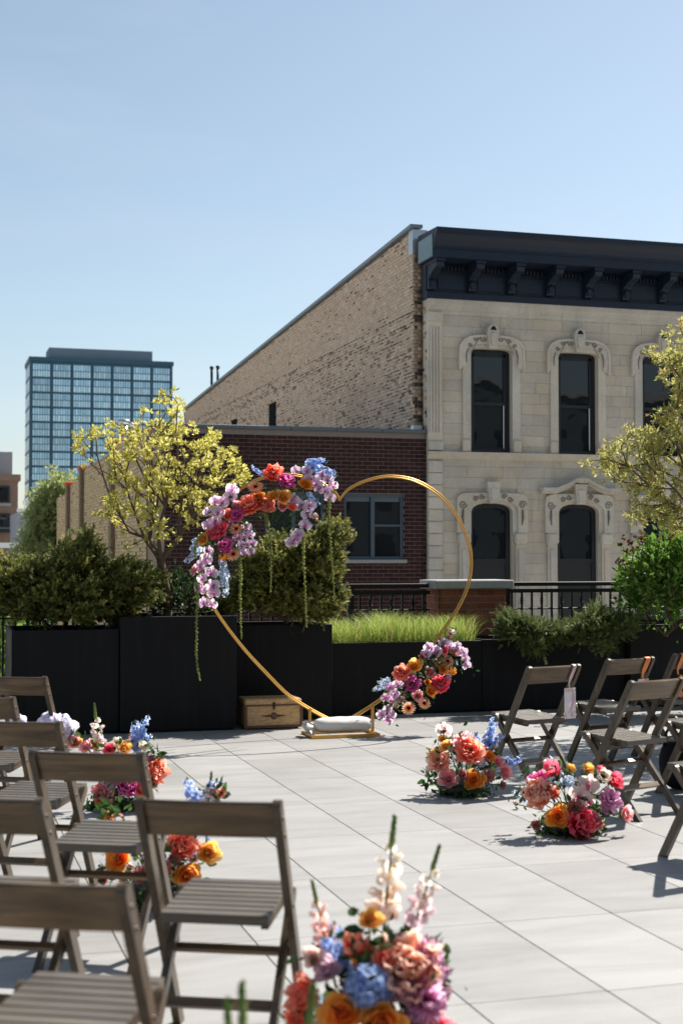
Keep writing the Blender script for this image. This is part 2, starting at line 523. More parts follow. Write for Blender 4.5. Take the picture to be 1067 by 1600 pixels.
# ================================================================== SETTING: ground, terrace, pavers
STREET = -4.6
mb = MB(); mb.add([(-2500, -2500, STREET), (2500, -2500, STREET), (2500, 2500, STREET), (-2500, 2500, STREET)], [(0, 1, 2, 3)])
tag(mb.build('ground', M['asphalt']), kind='structure')

TX0, TX1, TY0, TY1 = -7.0, 13.0, -6.0, 14.25
mb = MB(); mb.box((TX0, TY0, STREET - .2), (TX1, TY1, -.035))
terrace = tag(mb.build('terrace_floor', M['joint_dark']), kind='structure')
PX, PY = 0.513, 0.966
p0 = onZ(948, 1548)
ox = p0.x % PX; oy = p0.y % PY
mb = MB(); g = .0022
mb.box((g, g, -.03), (PX - g, PY - g, 0), bev=.0015)
paver_me = mb.mesh('paver', M['paver_stone'])
rest = []
nx0 = int((TX0 - ox) // PX) + 1; nx1 = int((TX1 - ox) // PX)
ny0 = int((TY0 - oy) // PY) + 1; ny1 = int((TY1 - oy) // PY)
for i in range(nx0, nx1):
    for j in range(ny0, ny1):
        x, y = ox + i * PX, oy + j * PY
        seen = False
        if y < 13.0:
            for a in (0, .5, 1):
                for b in (0, .5, 1):
                    q = project((x + a * PX, y + b * PY, 0))
                    if q and -30 < q[0] < PW + 30 and q[1] < PH + 40: seen = True
        if seen: obj('paver', paver_me, terrace, (x, y, 0))
        else: rest.append((x, y))
mb = MB()
for x, y in rest: mb.box((x + g, y + g, -.03), (x + PX - g, y + PY - g, 0))
tag(mb.build('paver_field', M['paver_stone'], terrace), kind='stuff')

# ================================================================== brick helpers
def bricks_mesh(name, O, U, N, cells, mat, cols=None, proud=.008, jitter=.004, r=rng):
    cells = np.asarray(cells, dtype=np.float32)
    n = len(cells)
    O, U, N = np.array(O), np.array(U), np.array(N)
    Z = np.array((0, 0, 1.0))
    pr = proud + r.uniform(-jitter, jitter, n)
    V = np.zeros((n, 8, 3), dtype=np.float32)
    k = 0
    for a in (0, 1):
        for b in (0, 1):
            for c in (0, 1):
                uu = cells[:, 1] if a else cells[:, 0]
                vv = cells[:, 3] if c else cells[:, 2]
                nn = pr if b else np.full(n, -.02)
                V[:, k] = O + uu[:, None] * U + vv[:, None] * Z + nn[:, None] * N
                k += 1
    F = (BOXF[None] + (np.arange(n) * 8)[:, None, None]).reshape(-1, 4)
    cc = None if cols is None else np.repeat(np.asarray(cols), 8, axis=0)
    return mesh_np(name, V.reshape(-1, 3), F, mat, cc)

def courses(u0, u1, v0, v1, L, H, joint, openings=(), half=.5, top=None, jit=0.0):
    """brick cells (u0,u1,v0,v1) laid in running bond, cut round rectangular openings"""
    out = []
    k = 0; v = v0
    while v + H - joint <= v1 + 1e-6:
        a, b = v, v + H - joint
        u = u0 - (L * half if k % 2 else 0)
        while u < u1:
            LL = L * (1 + random.uniform(-jit, jit)) if jit else L
            s, e = max(u, u0), min(u + LL - joint, u1)
            u += LL
            if e - s < .02: continue
            if top is not None and b > top((s + e) / 2): continue
            segs = [(s, e)]
            for (o0, o1, p0, p1) in openings:
                if b > p0 + .01 and a < p1 - .01:
                    ns = []
                    for (x0, x1) in segs:
                        if x1 <= o0 or x0 >= o1: ns.append((x0, x1)); continue
                        if x0 < o0 - .015: ns.append((x0, o0))
                        if x1 > o1 + .015: ns.append((o1, x1))
                    segs = ns
            out += [(x0, x1, a, b) for x0, x1 in segs]
        v += H; k += 1
    return out

def wall_boxes(m_, x0, x1, z0, z1, y0, y1, opens):
    """a wall slab made of boxes round its rectangular openings (a,b,c,d) = x0,x1,z0,z1"""
    xs = sorted({x0, x1, *[o[0] for o in opens], *[o[1] for o in opens]})
    for a, b in zip(xs, xs[1:]):
        cut = sorted((o[2], o[3]) for o in opens if o[0] < (a + b) / 2 < o[1])
        z = z0
        for c, d in cut + [(z1, z1)]:
            if c > z: m_.box((a, y0, z), (b, y1, c))
            z = max(z, d)

# ================================================================== red brick building (behind the terrace)
YR, YF = 26.43, 26.38
XL, XC = 4.03, 9.53
RTOP = 3.93
rb = empty('brick_building', (0, 0, 0), 0, 'low dark red brick building with two window pairs and flat metal coping', 'building')
mb = MB()
def zwin(x0, x1, y0, y1, Y):
    a = onY((x0 + x1) / 2, y0, Y).z; b = onY((x0 + x1) / 2, y1, Y).z
    return onY(x0, (y0 + y1) / 2, Y).x, onY(x1, (y0 + y1) / 2, Y).x, b, a
WR = [zwin(538, 631, 772, 874, YR), zwin(414, 507, 770, 872, YR)]
WR[1] = (WR[1][0], WR[1][1], WR[0][2], WR[0][3])
wall_boxes(mb, XL + .02, XC - .02, STREET, RTOP, YR + .02, YR + .25, [(a - .004, b + .004, c - .004, d + .004) for a, b, c, d in WR])
mb.box((XL + .02, YR + .25, STREET), (XC - .02, YR + 4.4, RTOP))
mb.box((XL + .02, YR + 4.4, STREET), (XC - .22, 37.1, 3.55)); mb.box((XL + .02, 37.1, STREET), (XC - .22, 44.8, 3.2))
mb.build('wall', M['mortar_grey'], rb)
m_simple('bounce_white', (.62, .61, .58), .8, 0, .2, 1.5, .12); M = MATS
for (ya, yb2, zz_) in ((YR + .33, YR + 4.4, RTOP - .0), (YR + 4.42, 37.1, 3.555), (37.12, 44.7, 3.205)):  # white roof plates added to bounce sunlight onto the gable wall
    m_ = MB(); m_.box((XL + .31, ya, zz_ + .004), (XC - .23, yb2, zz_ + .02)); m_.build('roof_bounce_sheet', M['bounce_white'], rb)
cells = courses(XL, XC - .004, -1.0, RTOP - .03, .2145, .078, .012, [(a - XL * 0, b, c, d) for a, b, c, d in WR])
vis = []; oth = []
for c in cells:
    q = project(((c[0] + c[1]) / 2, YR, (c[2] + c[3]) / 2))
    hid = q[0] < 390 or q[1] > 905 or (q[0] < 550 and q[1] > 800)
    (oth if hid else vis).append(c)
vis.sort(key=lambda c: -(c[1] - c[0]) + .01 * abs(c[2] - 2.6))
ind = vis[:300]; oth += vis[300:]
bcache = {}
for a, b, c, d in ind:
    key = round(b - a, 3)
    if key not in bcache:
        m_ = MB(); m_.box((0, -.009, 0), (b - a, .02, d - c), bev=.003); bcache[key] = m_.mesh('brick', M['brick_maroon'])
    obj('brick', bcache[key], rb, (a, YR + .018, c))
sh = rng.uniform(0, 1, (len(oth), 1))
bm_ = bricks_mesh('brick_field', (0, YR + .018, 0), (1, 0, 0), (0, -1, 0), oth, M['brick_maroon_field'],
                  np.array([.034, .014, .014]) * (1 - sh) + np.array([.062, .0235, .021]) * sh, .009, .0005)
tag(obj('brick_field', bm_, rb), kind='stuff')
# coping along the front, in separate lengths
for k in range(6):
    x0 = XL - .03 + k * (XC - XL + .02) / 6; x1 = XL - .03 + (k + 1) * (XC - XL + .02) / 6 - .006
    m_ = MB(); m_.box((x0, YR - .05, RTOP), (x1, YR + .32, RTOP + .075), bev=.01); m_.build('coping', M['coping_metal'], rb)
# windows: wide fixed light and a double-hung light beside it, sill below
for (a, b, c, d) in WR:
    wroot = MB(); fw = .055
    y0, y1 = YR + .06, YR + .14
    wroot.box((a, y0, d - fw), (b, y1, d)); wroot.box((a, y0, c), (b, y1, c + fw))
    wroot.box((a, y0, c + fw), (a + fw, y1, d - fw)); wroot.box((b - fw, y0, c + fw), (b, y1, d - fw))
    mx = a + (b - a) * .455
    wroot.box((mx, y0 - .01, c + fw), (mx + .075, y1, d - fw))
    mz = c + (d - c) * .52
    wroot.box((mx + .075, y0 + .01, mz - .02), (b - fw, y1, mz + .02))
    wobj = wroot.build('window', M['frame_grey_blue'], rb)
    for (x0, x1, z0, z1) in ((a + fw, mx, c + fw, d - fw), (mx + .075, b - fw, mz + .02, d - fw), (mx + .075, b - fw, c + fw, mz - .02)):
        m_ = MB(); m_.box((x0, y1 - .03, z0), (x1, y1 - .02, z1)); m_.build('pane', M['window_glass'], wobj)
    m_ = MB(); m_.box((mx + .09, y1 - .045, d - fw - .09), (b - fw - .01, y1 - .035, d - fw)); m_.box((a + fw + .01, y1 - .045, d - fw - .09), (mx - .01, y1 - .035, d - fw))
    m_.build('roller_blind', M['coping_metal'], wobj)
    m_ = MB(); m_.box((a - .04, YR - .05, c - .075), (b + .05, YR + .15, c - .004), bev=.008); m_.build('sill', M['cap_stone'], wobj)
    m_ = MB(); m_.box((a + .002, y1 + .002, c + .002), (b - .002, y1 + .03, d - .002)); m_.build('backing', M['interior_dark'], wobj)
# side wall of tan brick with stepped parapet
steps = [(26.43, 30.9, 3.93), (30.9, 37.1, 3.80), (37.1, 40.7, 3.55), (40.7, 44.8, 3.33)]
def steptop(u):
    for a, b, t in steps:
        if a <= u + 26.43 < b: return t - .02
    return 3.3
sw = MB()
for a, b, t in steps: sw.box((XL - .03, a, STREET), (XL + .30, b, t))
sw.build('side_wall', M['mortar_tan'], rb)
cells = courses(0, 44.8 - 26.43, -.6, 3.93, .215, .0735, .010, top=steptop)
n = len(cells); ca = np.array(cells)
tone = rng.uniform(0, 1, (n, 1)); cols = np.array([.50, .37, .21]) * (1 - tone) + np.array([.68, .53, .33]) * tone
cols[rng.random(n) < .05] *= .45
tag(obj('side_brick_field', bricks_mesh('side_brick_field', (XL - .03, 26.43, 0), (0, 1, 0), (-1, 0, 0), cells, M['brick_tan'], cols, .008, .005), rb), kind='stuff')
for k, (yy, t) in enumerate(((30.9, 3.93), (37.1, 3.74), (40.7, 3.50))):
    m_ = MB(); m_.box((XL - .13, yy - .02, .4), (XL + .31, yy + .40, t)); m_.build('wall_pier', M['pier_brick'], rb)
    m_ = MB(); m_.box((XL - .17, yy - .06, t), (XL + .34, yy + .46, t + .13), bev=.03); m_.build('clay_coping', M['coping_clay'], rb)
# steel flues and round vent on that roof
for k, (px, py0, yy, r_, lab) in enumerate(((194, 655, 33.2, .11, 'shorter'), (208, 660, 33.6, .13, 'wider'))):
    p = onY(px, py0, yy)
    fl = empty('roof_flue', (p.x, p.y, 3.55), 0, ('slim' if k == 0 else 'wider') + ' galvanised flue pipe on the roof behind the yellow tree', 'flue', 'roof flues')
    m_ = MB(); m_.lathe([(r_, 0), (r_, p.z - 3.55 - .12)], n=14); m_.build('pipe', M['galvanised'], fl, True)
    m_ = MB(); m_.lathe([(r_ * 1.25, p.z - 3.55 - .12), (r_ * 1.3, p.z - 3.55 - .02), (r_ * .4, p.z - 3.55)], n=14); m_.build('cap', M['galvanised'], fl, True)
p = onY(122, 742, 38.5)
tv = empty('roof_ventilator', (p.x + .25, p.y, 3.2), 0, 'small round white ventilator on the tan walled roof', 'ventilator')
h = p.z - 3.2
m_ = MB(); m_.lathe([(.09, 0), (.09, h - .2)], n=12); m_.build('neck', M['galvanised'], tv, True)
m_ = MB(); m_.lathe([(.08, h - .2), (.20, h - .1), (.23, h), (.18, h + .12), (.04, h + .19)], n=14); m_.build('turbine', M['white_paint'], tv, True)

# ================================================================== stone fronted building with tan brick gable wall
XE = 16.2
sb = empty('stone_building', (0, 0, 0), 0, 'pale limestone fronted building with dark navy bracketed cornice', 'building')
YG, XG = 26.67, 9.335
zg0, zg1, YGE = 8.05, 6.95, 52.57
m_ = MB()
CX = [10.875, 12.77, 14.665]
HW = .445
UZ0, UZ1 = 3.58, 5.66
LZ0, LZ1 = .05, 2.57
wall_boxes(m_, XC, XE, STREET, 6.7, YF, YF + .245, [q for c in CX for q in ((c - HW - .02, c + HW + .02, UZ0 - .01, UZ1 + .02), (c - HW - .02, c + HW + .02, LZ0 - .01, LZ1 + .02))])
m_.build('front_wall', M['limestone'], sb)
gt = lambda Y: zg0 + (zg1 - zg0) * (Y - YG) / (YGE - YG)
m_ = MB()
m_.add([(XG + .012, YG + .012, STREET), (XE, YG + .012, STREET), (XE, YGE, STREET), (XG + .012, YGE, STREET), (XG + .012, YG + .012, zg0 - .02), (XE, YG + .012, zg0 - .02), (XE, YGE, zg1 - .02), (XG + .012, YGE, zg1 - .02)],
       [(0, 1, 5, 4), (1, 2, 6, 5), (2, 3, 7, 6), (3, 0, 4, 7), (4, 5, 6, 7), (3, 2, 1, 0)])
m_.build('gable_wall', M['mortar_tan'], sb)
GW = [(38.1 - YG, 38.95 - YG, 4.2, 5.79), (43.2 - YG, 44.0 - YG, 4.6, 5.8)]
cells = courses(0, YGE - YG, 3.4, 8.1, .212, .0715, .009, GW, top=lambda u: gt(u + YG) - .02)
ca = np.array(cells, dtype=np.float32)
n = len(cells)
uc, vc = (ca[:, 0] + ca[:, 1]) / 2, (ca[:, 2] + ca[:, 3]) / 2
tone = rng.uniform(0, 1, (n, 1)); t2 = rng.uniform(0, 1, (n, 1))
cols = (np.array([.52, .415, .32]) * (1 - tone) + np.array([.67, .555, .445]) * tone)
cols = cols * (1 - .3 * t2) + np.array([.52, .30, .22]) * .3 * t2
patch = np.sin(uc * 1.3 + 2 * np.sin(vc * 1.7)) * .5 + np.sin(uc * .37 + 1.1) * .5 + np.sin(vc * 4.1 + uc * .6) * .3
prob = np.where(vc < 6.33, .16 + .13 * patch, .03 + .02 * patch)
prob = np.where((vc < 6.33) & (vc > 5.9), .12, prob)
prob = np.where(np.abs(vc - 6.35) < .05, .6, prob); prob = np.where(np.abs(vc - 6.12) < .05, .5, prob)
dk = rng.random(n) < np.clip(prob * .35, 0.004, .3)
cols[dk] *= rng.uniform(.35, .7, (dk.sum(), 1))
# thin dark strips set proud along some of the joints
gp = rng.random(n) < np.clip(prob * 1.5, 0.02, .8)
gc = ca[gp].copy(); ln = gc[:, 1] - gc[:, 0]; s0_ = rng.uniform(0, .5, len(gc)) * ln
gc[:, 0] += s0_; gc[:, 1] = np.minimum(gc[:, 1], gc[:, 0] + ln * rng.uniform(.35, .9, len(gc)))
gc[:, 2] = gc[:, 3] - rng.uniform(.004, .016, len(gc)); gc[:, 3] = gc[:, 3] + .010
tag(obj('joint_strips', bricks_mesh('joint_strips', (XG + .012, YG, 0), (0, 1, 0), (-1, 0, 0), gc, M['brick_tan'], np.tile(np.array([[.06, .05, .042]]), (len(gc), 1)), .019, .0005), sb), kind='stuff')
# a later repaired patch keeps its lighter, pinker bricks
rep = (uc > 3.0) & (uc < 4.6) & (vc < 5.4); cols[rep] = cols[rep] * .4 + np.array([.50, .37, .29]) * .6
rep = (vc > 6.5); cols[rep] = cols[rep] * .8 + np.array([.58, .45, .34]) * .2
tag(obj('gable_brick_field', bricks_mesh('gable_brick_field', (XG + .012, YG, 0), (0, 1, 0), (-1, 0, 0), cells, M['brick_tan'], cols, .010, .007), sb), kind='stuff')
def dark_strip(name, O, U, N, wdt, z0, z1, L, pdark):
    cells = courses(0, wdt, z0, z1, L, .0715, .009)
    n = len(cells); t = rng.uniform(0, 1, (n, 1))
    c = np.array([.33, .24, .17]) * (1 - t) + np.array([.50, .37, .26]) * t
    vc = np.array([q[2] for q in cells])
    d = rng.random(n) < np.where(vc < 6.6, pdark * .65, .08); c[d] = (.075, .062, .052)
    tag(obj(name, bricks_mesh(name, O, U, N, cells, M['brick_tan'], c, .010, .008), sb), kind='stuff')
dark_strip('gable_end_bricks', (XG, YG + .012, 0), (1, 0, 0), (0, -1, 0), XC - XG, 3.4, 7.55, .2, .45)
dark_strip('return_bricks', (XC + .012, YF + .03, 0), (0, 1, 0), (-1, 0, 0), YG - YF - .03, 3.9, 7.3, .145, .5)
m_ = MB(); m_.box((XG - .01, YG - .012, 7.56), (XC + .1, YG + .25, zg0 - .01)); m_.build('corner_flashing', M['galvanised'], sb)
m_ = MB(); m_.beam((XG + .06, YG - .05, zg0 + .05), (XG + .06, YGE, zg1 + .05), .26, .07, (1, 0, 0)); m_.build('gable_coping', M['tin_edge'], sb)
m_ = MB(); m_.box((XG - .05, YG - .12, 3.93), (XG + .16, YG + .02, 4.12), bev=.02); m_.build('junction_box', M['galvanised'], sb)
for (u0, u1, z0, z1) in GW:
    m_ = MB(); m_.box((XG - .006, YG + u0 + .004, z0), (XG + .011, YG + u1 - .004, z1)); fr = m_.build('gable_window', M['dusty_glass'], sb)
    m_ = MB(); m_.box((XG - .010, YG + u0 + .08, z0 + .06), (XG - .007, YG + u1 - .08, z1 - .08)); m_.build('pane', M['dusty_glass'], fr)
# vent pipes and low rail on its roof
for k, (px, py) in enumerate(((331, 572), (340.5, 571))):
    p = onY(px, py, 47.6)
    vp = empty('vent_pipe', (p.x, p.y, gt(p.y) - .03), 0, ('left' if k == 0 else 'right') + ' one of two thin dark vent pipes on the gable roof', 'pipe', 'vent pipes')
    hh = p.z - vp.location.z
    m_ = MB(); m_.lathe([(.045, 0), (.045, hh - .1)], n=10); m_.build('pipe', M['navy_paint'], vp, True)
    m_ = MB(); m_.lathe([(.07, hh - .1), (.07, hh - .02), (.02, hh)], n=10); m_.build('cap', M['navy_paint'], vp, True)
rr = empty('roof_rail', (0, 0, 0), 0, 'low grey rail along the edge of the sloping gable roof', 'railing')
prev = None
for k in range(5):
    yy = 37.6 + k * 1.55
    m_ = MB(); m_.tube([(XG + .5, yy, gt(yy) - .03), (XG + .5, yy, gt(yy) + .42)], .025, 6); m_.build('post', M['verdigris_tin'], rr)
m_ = MB(); m_.tube([(XG + .5, 37.5, gt(37.5) + .3), (XG + .5, 43.9, gt(43.9) + .3)], .025, 6); m_.build('rail', M['verdigris_tin'], rr)

# ---- limestone front
opens = []
for c in CX: opens += [(c - HW - .10, c + HW + .10, UZ0 - .01, UZ1 + .12), (c - HW - .10, c + HW + .10, LZ0, LZ1 + .1)]
BH = .2145
blk = []
z = -1.0; k = 0
while z < 6.36:
    hgt = BH
    if 3.40 < z + hgt / 2 < 3.62: z += hgt; continue
    u = XC + .31
    while u < XE:
        L = random.uniform(.42, .95)
        s, e = u, min(u + L, XE)
        u += L
        segs = [(s, e)]
        for (o0, o1, p0_, p1_) in opens:
            if z + hgt > p0_ and z < p1_:
                ns = []
                for (x0, x1) in segs:
                    if x1 <= o0 or x0 >= o1: ns.append((x0, x1)); continue
                    if x0 < o0 - .03: ns.append((x0, o0))
                    if x1 > o1 + .03: ns.append((o1, x1))
                segs = ns
        blk += [(x0, x1, z, z + hgt) for x0, x1 in segs if x1 - x0 > .04]
    z += hgt; k += 1
out = MB()
for (a, b, c, d) in blk:
    pr = random.uniform(.019, .023)
    q = project(((a + b) / 2, YF, (c + d) / 2))
    if q[0] < 1085 and q[1] < 960:
        m_ = MB(); m_.box((a + .0015, YF - pr, c + .0015), (b - .0015, YF + .05, d - .0015), bev=.003); m_.build('stone_block', M['limestone'], sb)
    else: out.box((a + .0025, YF - pr, c + .0025), (b - .0025, YF + .05, d - .0025))
tag(out.build('stone_block_field', M['limestone'], sb), kind='stuff')
# corner pilaster (fluted) above, quoins below
m_ = MB(); m_.box((XC - .002, YF - .05, 3.60), (XC + .30, YF + .03, 6.36))
pil = m_.build('pilaster', M['limestone_trim'], sb)
for k in range(4):
    m_ = MB(); x0 = XC + .035 + k * .062; m_.box((x0, YF - .075, 3.95), (x0 + .036, YF - .05, 6.05), bev=.008); m_.build('fluting_rib', M['limestone_trim'], pil)
m_ = MB(); m_.box((XC - .006, YF - .085, 3.60), (XC + .31, YF - .05, 3.78), bev=.008); m_.build('pilaster_base', M['limestone_trim'], pil)
m_ = MB(); m_.box((XC - .006, YF - .085, 6.16), (XC + .31, YF - .05, 6.34), bev=.008); m_.build('pilaster_capital', M['limestone_trim'], pil)
z = 3.40; k = 0
while z > -1:
    m_ = MB(); m_.box((XC - .003, YF - .06, z - .236), (XC + .30, YF + .03, z - .004), bev=.012)
    m_.build('quoin', M['limestone_trim'], sb); z -= .240; k += 1
# belt course, architrave, small panels
m_ = MB(); m_.profile_x([(YF - .02, 3.42), (YF - .07, 3.44), (YF - .07, 3.49), (YF - .12, 3.53), (YF - .12, 3.575), (YF + .02, 3.59)], XC - .02, XE); m_.build('belt_course', M['limestone_trim'], sb)
m_ = MB(); m_.profile_x([(YF, 6.30), (YF - .035, 6.31), (YF - .035, 6.38), (YF - .06, 6.39), (YF - .06, 6.47), (YF - .10, 6.50), (YF - .10, 6.60), (YF, 6.60)], XC - .004, XE); m_.build('architrave', M['limestone_trim'], sb)

def arch(cx, hw, zb, zs, rise, p=1.0, n=16):
    pts = [(cx - hw, zb), (cx - hw, zs)]
    for i in range(1, n):
        a = math.pi * (1 - i / n)
        c, s = math.cos(a), math.sin(a)
        pts.append((cx + hw * math.copysign(abs(c) ** p, c), zs + rise * abs(s) ** p))
    return pts + [(cx + hw, zs), (cx + hw, zb)]
def spiral(m_, cx, cz, r, turns, sgn, y, tr=.0105, ang0=0.0):
    pts = []
    for i in range(18):
        t = i / 17; a = ang0 + sgn * turns * 2 * math.pi * t; rr_ = r * (1 - .85 * t)
        pts.append((cx + rr_ * math.cos(a), y, cz + rr_ * math.sin(a)))
    m_.tube(pts, tr, 5)
def window_upper(cx):
    zs = UZ1 - .16
    o = arch(cx, HW - .003, UZ0 + .002, zs, .157, .45)
    m_ = MB(); i1 = arch(cx, HW - .07, UZ0 + .06, zs - .01, .105, .45)
    m_.ring(i1, o, YF + .10, YF + .17)
    m_.box((cx - HW + .004, YF + .098, UZ0 + .003), (cx + HW - .004, YF + .168, UZ0 + .075))
    zm = UZ0 + (UZ1 - UZ0) * .475
    m_.box((cx - HW + .05, YF + .105, zm - .03), (cx + HW - .05, YF + .165, zm + .03))
    for s_ in (-1, 1):
        m_.box((cx + s_ * (HW - .10) - .03, YF + .115, UZ0 + .06), (cx + s_ * (HW - .10) + .03, YF + .16, UZ1 - .05))
    m_.box((cx - HW + .05, YF + .115, UZ1 - .14), (cx + HW - .05, YF + .16, UZ1 - .055))
    wn_ = m_.build('window', M['frame_black'], sb)
    m_ = MB(); m_.box((cx - HW + .07, YF + .14, zm + .03), (cx + HW - .07, YF + .145, UZ1 - .13)); m_.build('pane', M['old_glass'], wn_, rot=None)
    m_ = MB(); m_.box((cx - HW + .07, YF + .152, UZ0 + .07), (cx + HW - .07, YF + .157, zm - .03)); m_.build('pane', M['old_glass'], wn_)
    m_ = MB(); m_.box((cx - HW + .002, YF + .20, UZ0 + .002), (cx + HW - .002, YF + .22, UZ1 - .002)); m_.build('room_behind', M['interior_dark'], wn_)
    m_ = MB(); m_.box((cx + HW - .135, YF + .105, UZ0 + .10), (cx + HW - .118, YF + .113, zm - .02)); m_.build('painted_reflection', M['white_paint'], wn_)  # white strip painting the bright reflection line beside the lower sash
    # carved surround
    m_ = MB()
    ji = arch(cx, HW, UZ0, zs, .16, .45); jo = arch(cx, HW + .17, UZ0, zs, .30, .55)
    m_.ring(ji, jo, YF - .055, YF + .15); sr = m_.build('surround', M['limestone_trim'], sb)
    m_ = MB(); hi = arch(cx, HW + .10, zs - .20, zs, .245, .55); ho = arch(cx, HW + .235, zs - .26, zs, .40, .62)
    m_.ring(hi, ho, YF - .085, YF); m_.build('hood', M['limestone_trim'], sr)
    m_ = MB(); hi = arch(cx, HW + .215, zs - .27, zs, .38, .62); ho = arch(cx, HW + .255, zs - .29, zs, .43, .62)
    m_.ring(hi, ho, YF - .105, YF); m_.build('hood_rim', M['limestone_trim'], sr)
    m_ = MB(); m_.prism([(cx - .085, UZ1 - .01), (cx + .085, UZ1 - .01), (cx + .13, UZ1 + .33), (cx + .09, UZ1 + .44), (cx, UZ1 + .49), (cx - .09, UZ1 + .44), (cx - .13, UZ1 + .33)], YF - .16, YF)
    m_.prism([(cx - .05, UZ1 + .06), (cx + .05, UZ1 + .06), (cx + .07, UZ1 + .30), (cx - .07, UZ1 + .30)], YF - .19, YF - .155)
    m_.build('keystone', M['limestone_trim'], sr)
    m_ = MB(); m_.prism([(cx - .07, UZ1 + .36), (cx + .07, UZ1 + .36), (cx + .035, UZ1 + .42), (cx, UZ1 + .445), (cx - .035, UZ1 + .42)], YF - .166, YF - .15); m_.build('painted_hollow_shade', M['interior_dark'], sr)  # dark plate on the keystone face, painting the shade of a hollow
    m_ = MB()
    for s_ in (-1, 1):
        spiral(m_, cx + s_ * .20, UZ1 + .19, .068, 1.4, s_, YF - .088); spiral(m_, cx + s_ * .35, UZ1 + .17, .058, 1.4, -s_, YF - .088)
        spiral(m_, cx + s_ * .475, UZ1 + .06, .045, 1.2, s_, YF - .088)
        m_.tube([(cx + s_ * .52, YF - .088, UZ1 - .02), (cx + s_ * .555, YF - .088, UZ1 - .14), (cx + s_ * .55, YF - .088, UZ1 - .3)], [.010, .014, .006], 5)
        m_.tube([(cx + s_ * (.12 + .03 * q), YF - .088, UZ1 + .275 - .0032 * q * q) for q in range(12)], .007, 4)
    tag(m_.build('scroll_carving', M['limestone_shade_grime'], sr, True), kind='stuff')  # scrolls coloured dark to paint shaded, grimy grooves
    for s_ in (-1, 1):
        m_ = MB(); m_.box((cx + s_ * (HW + .10) - .09, YF - .085, UZ0), (cx + s_ * (HW + .10) + .09, YF - .05, UZ0 + .26), bev=.02); m_.build('plinth_block', M['limestone_trim'], sr)
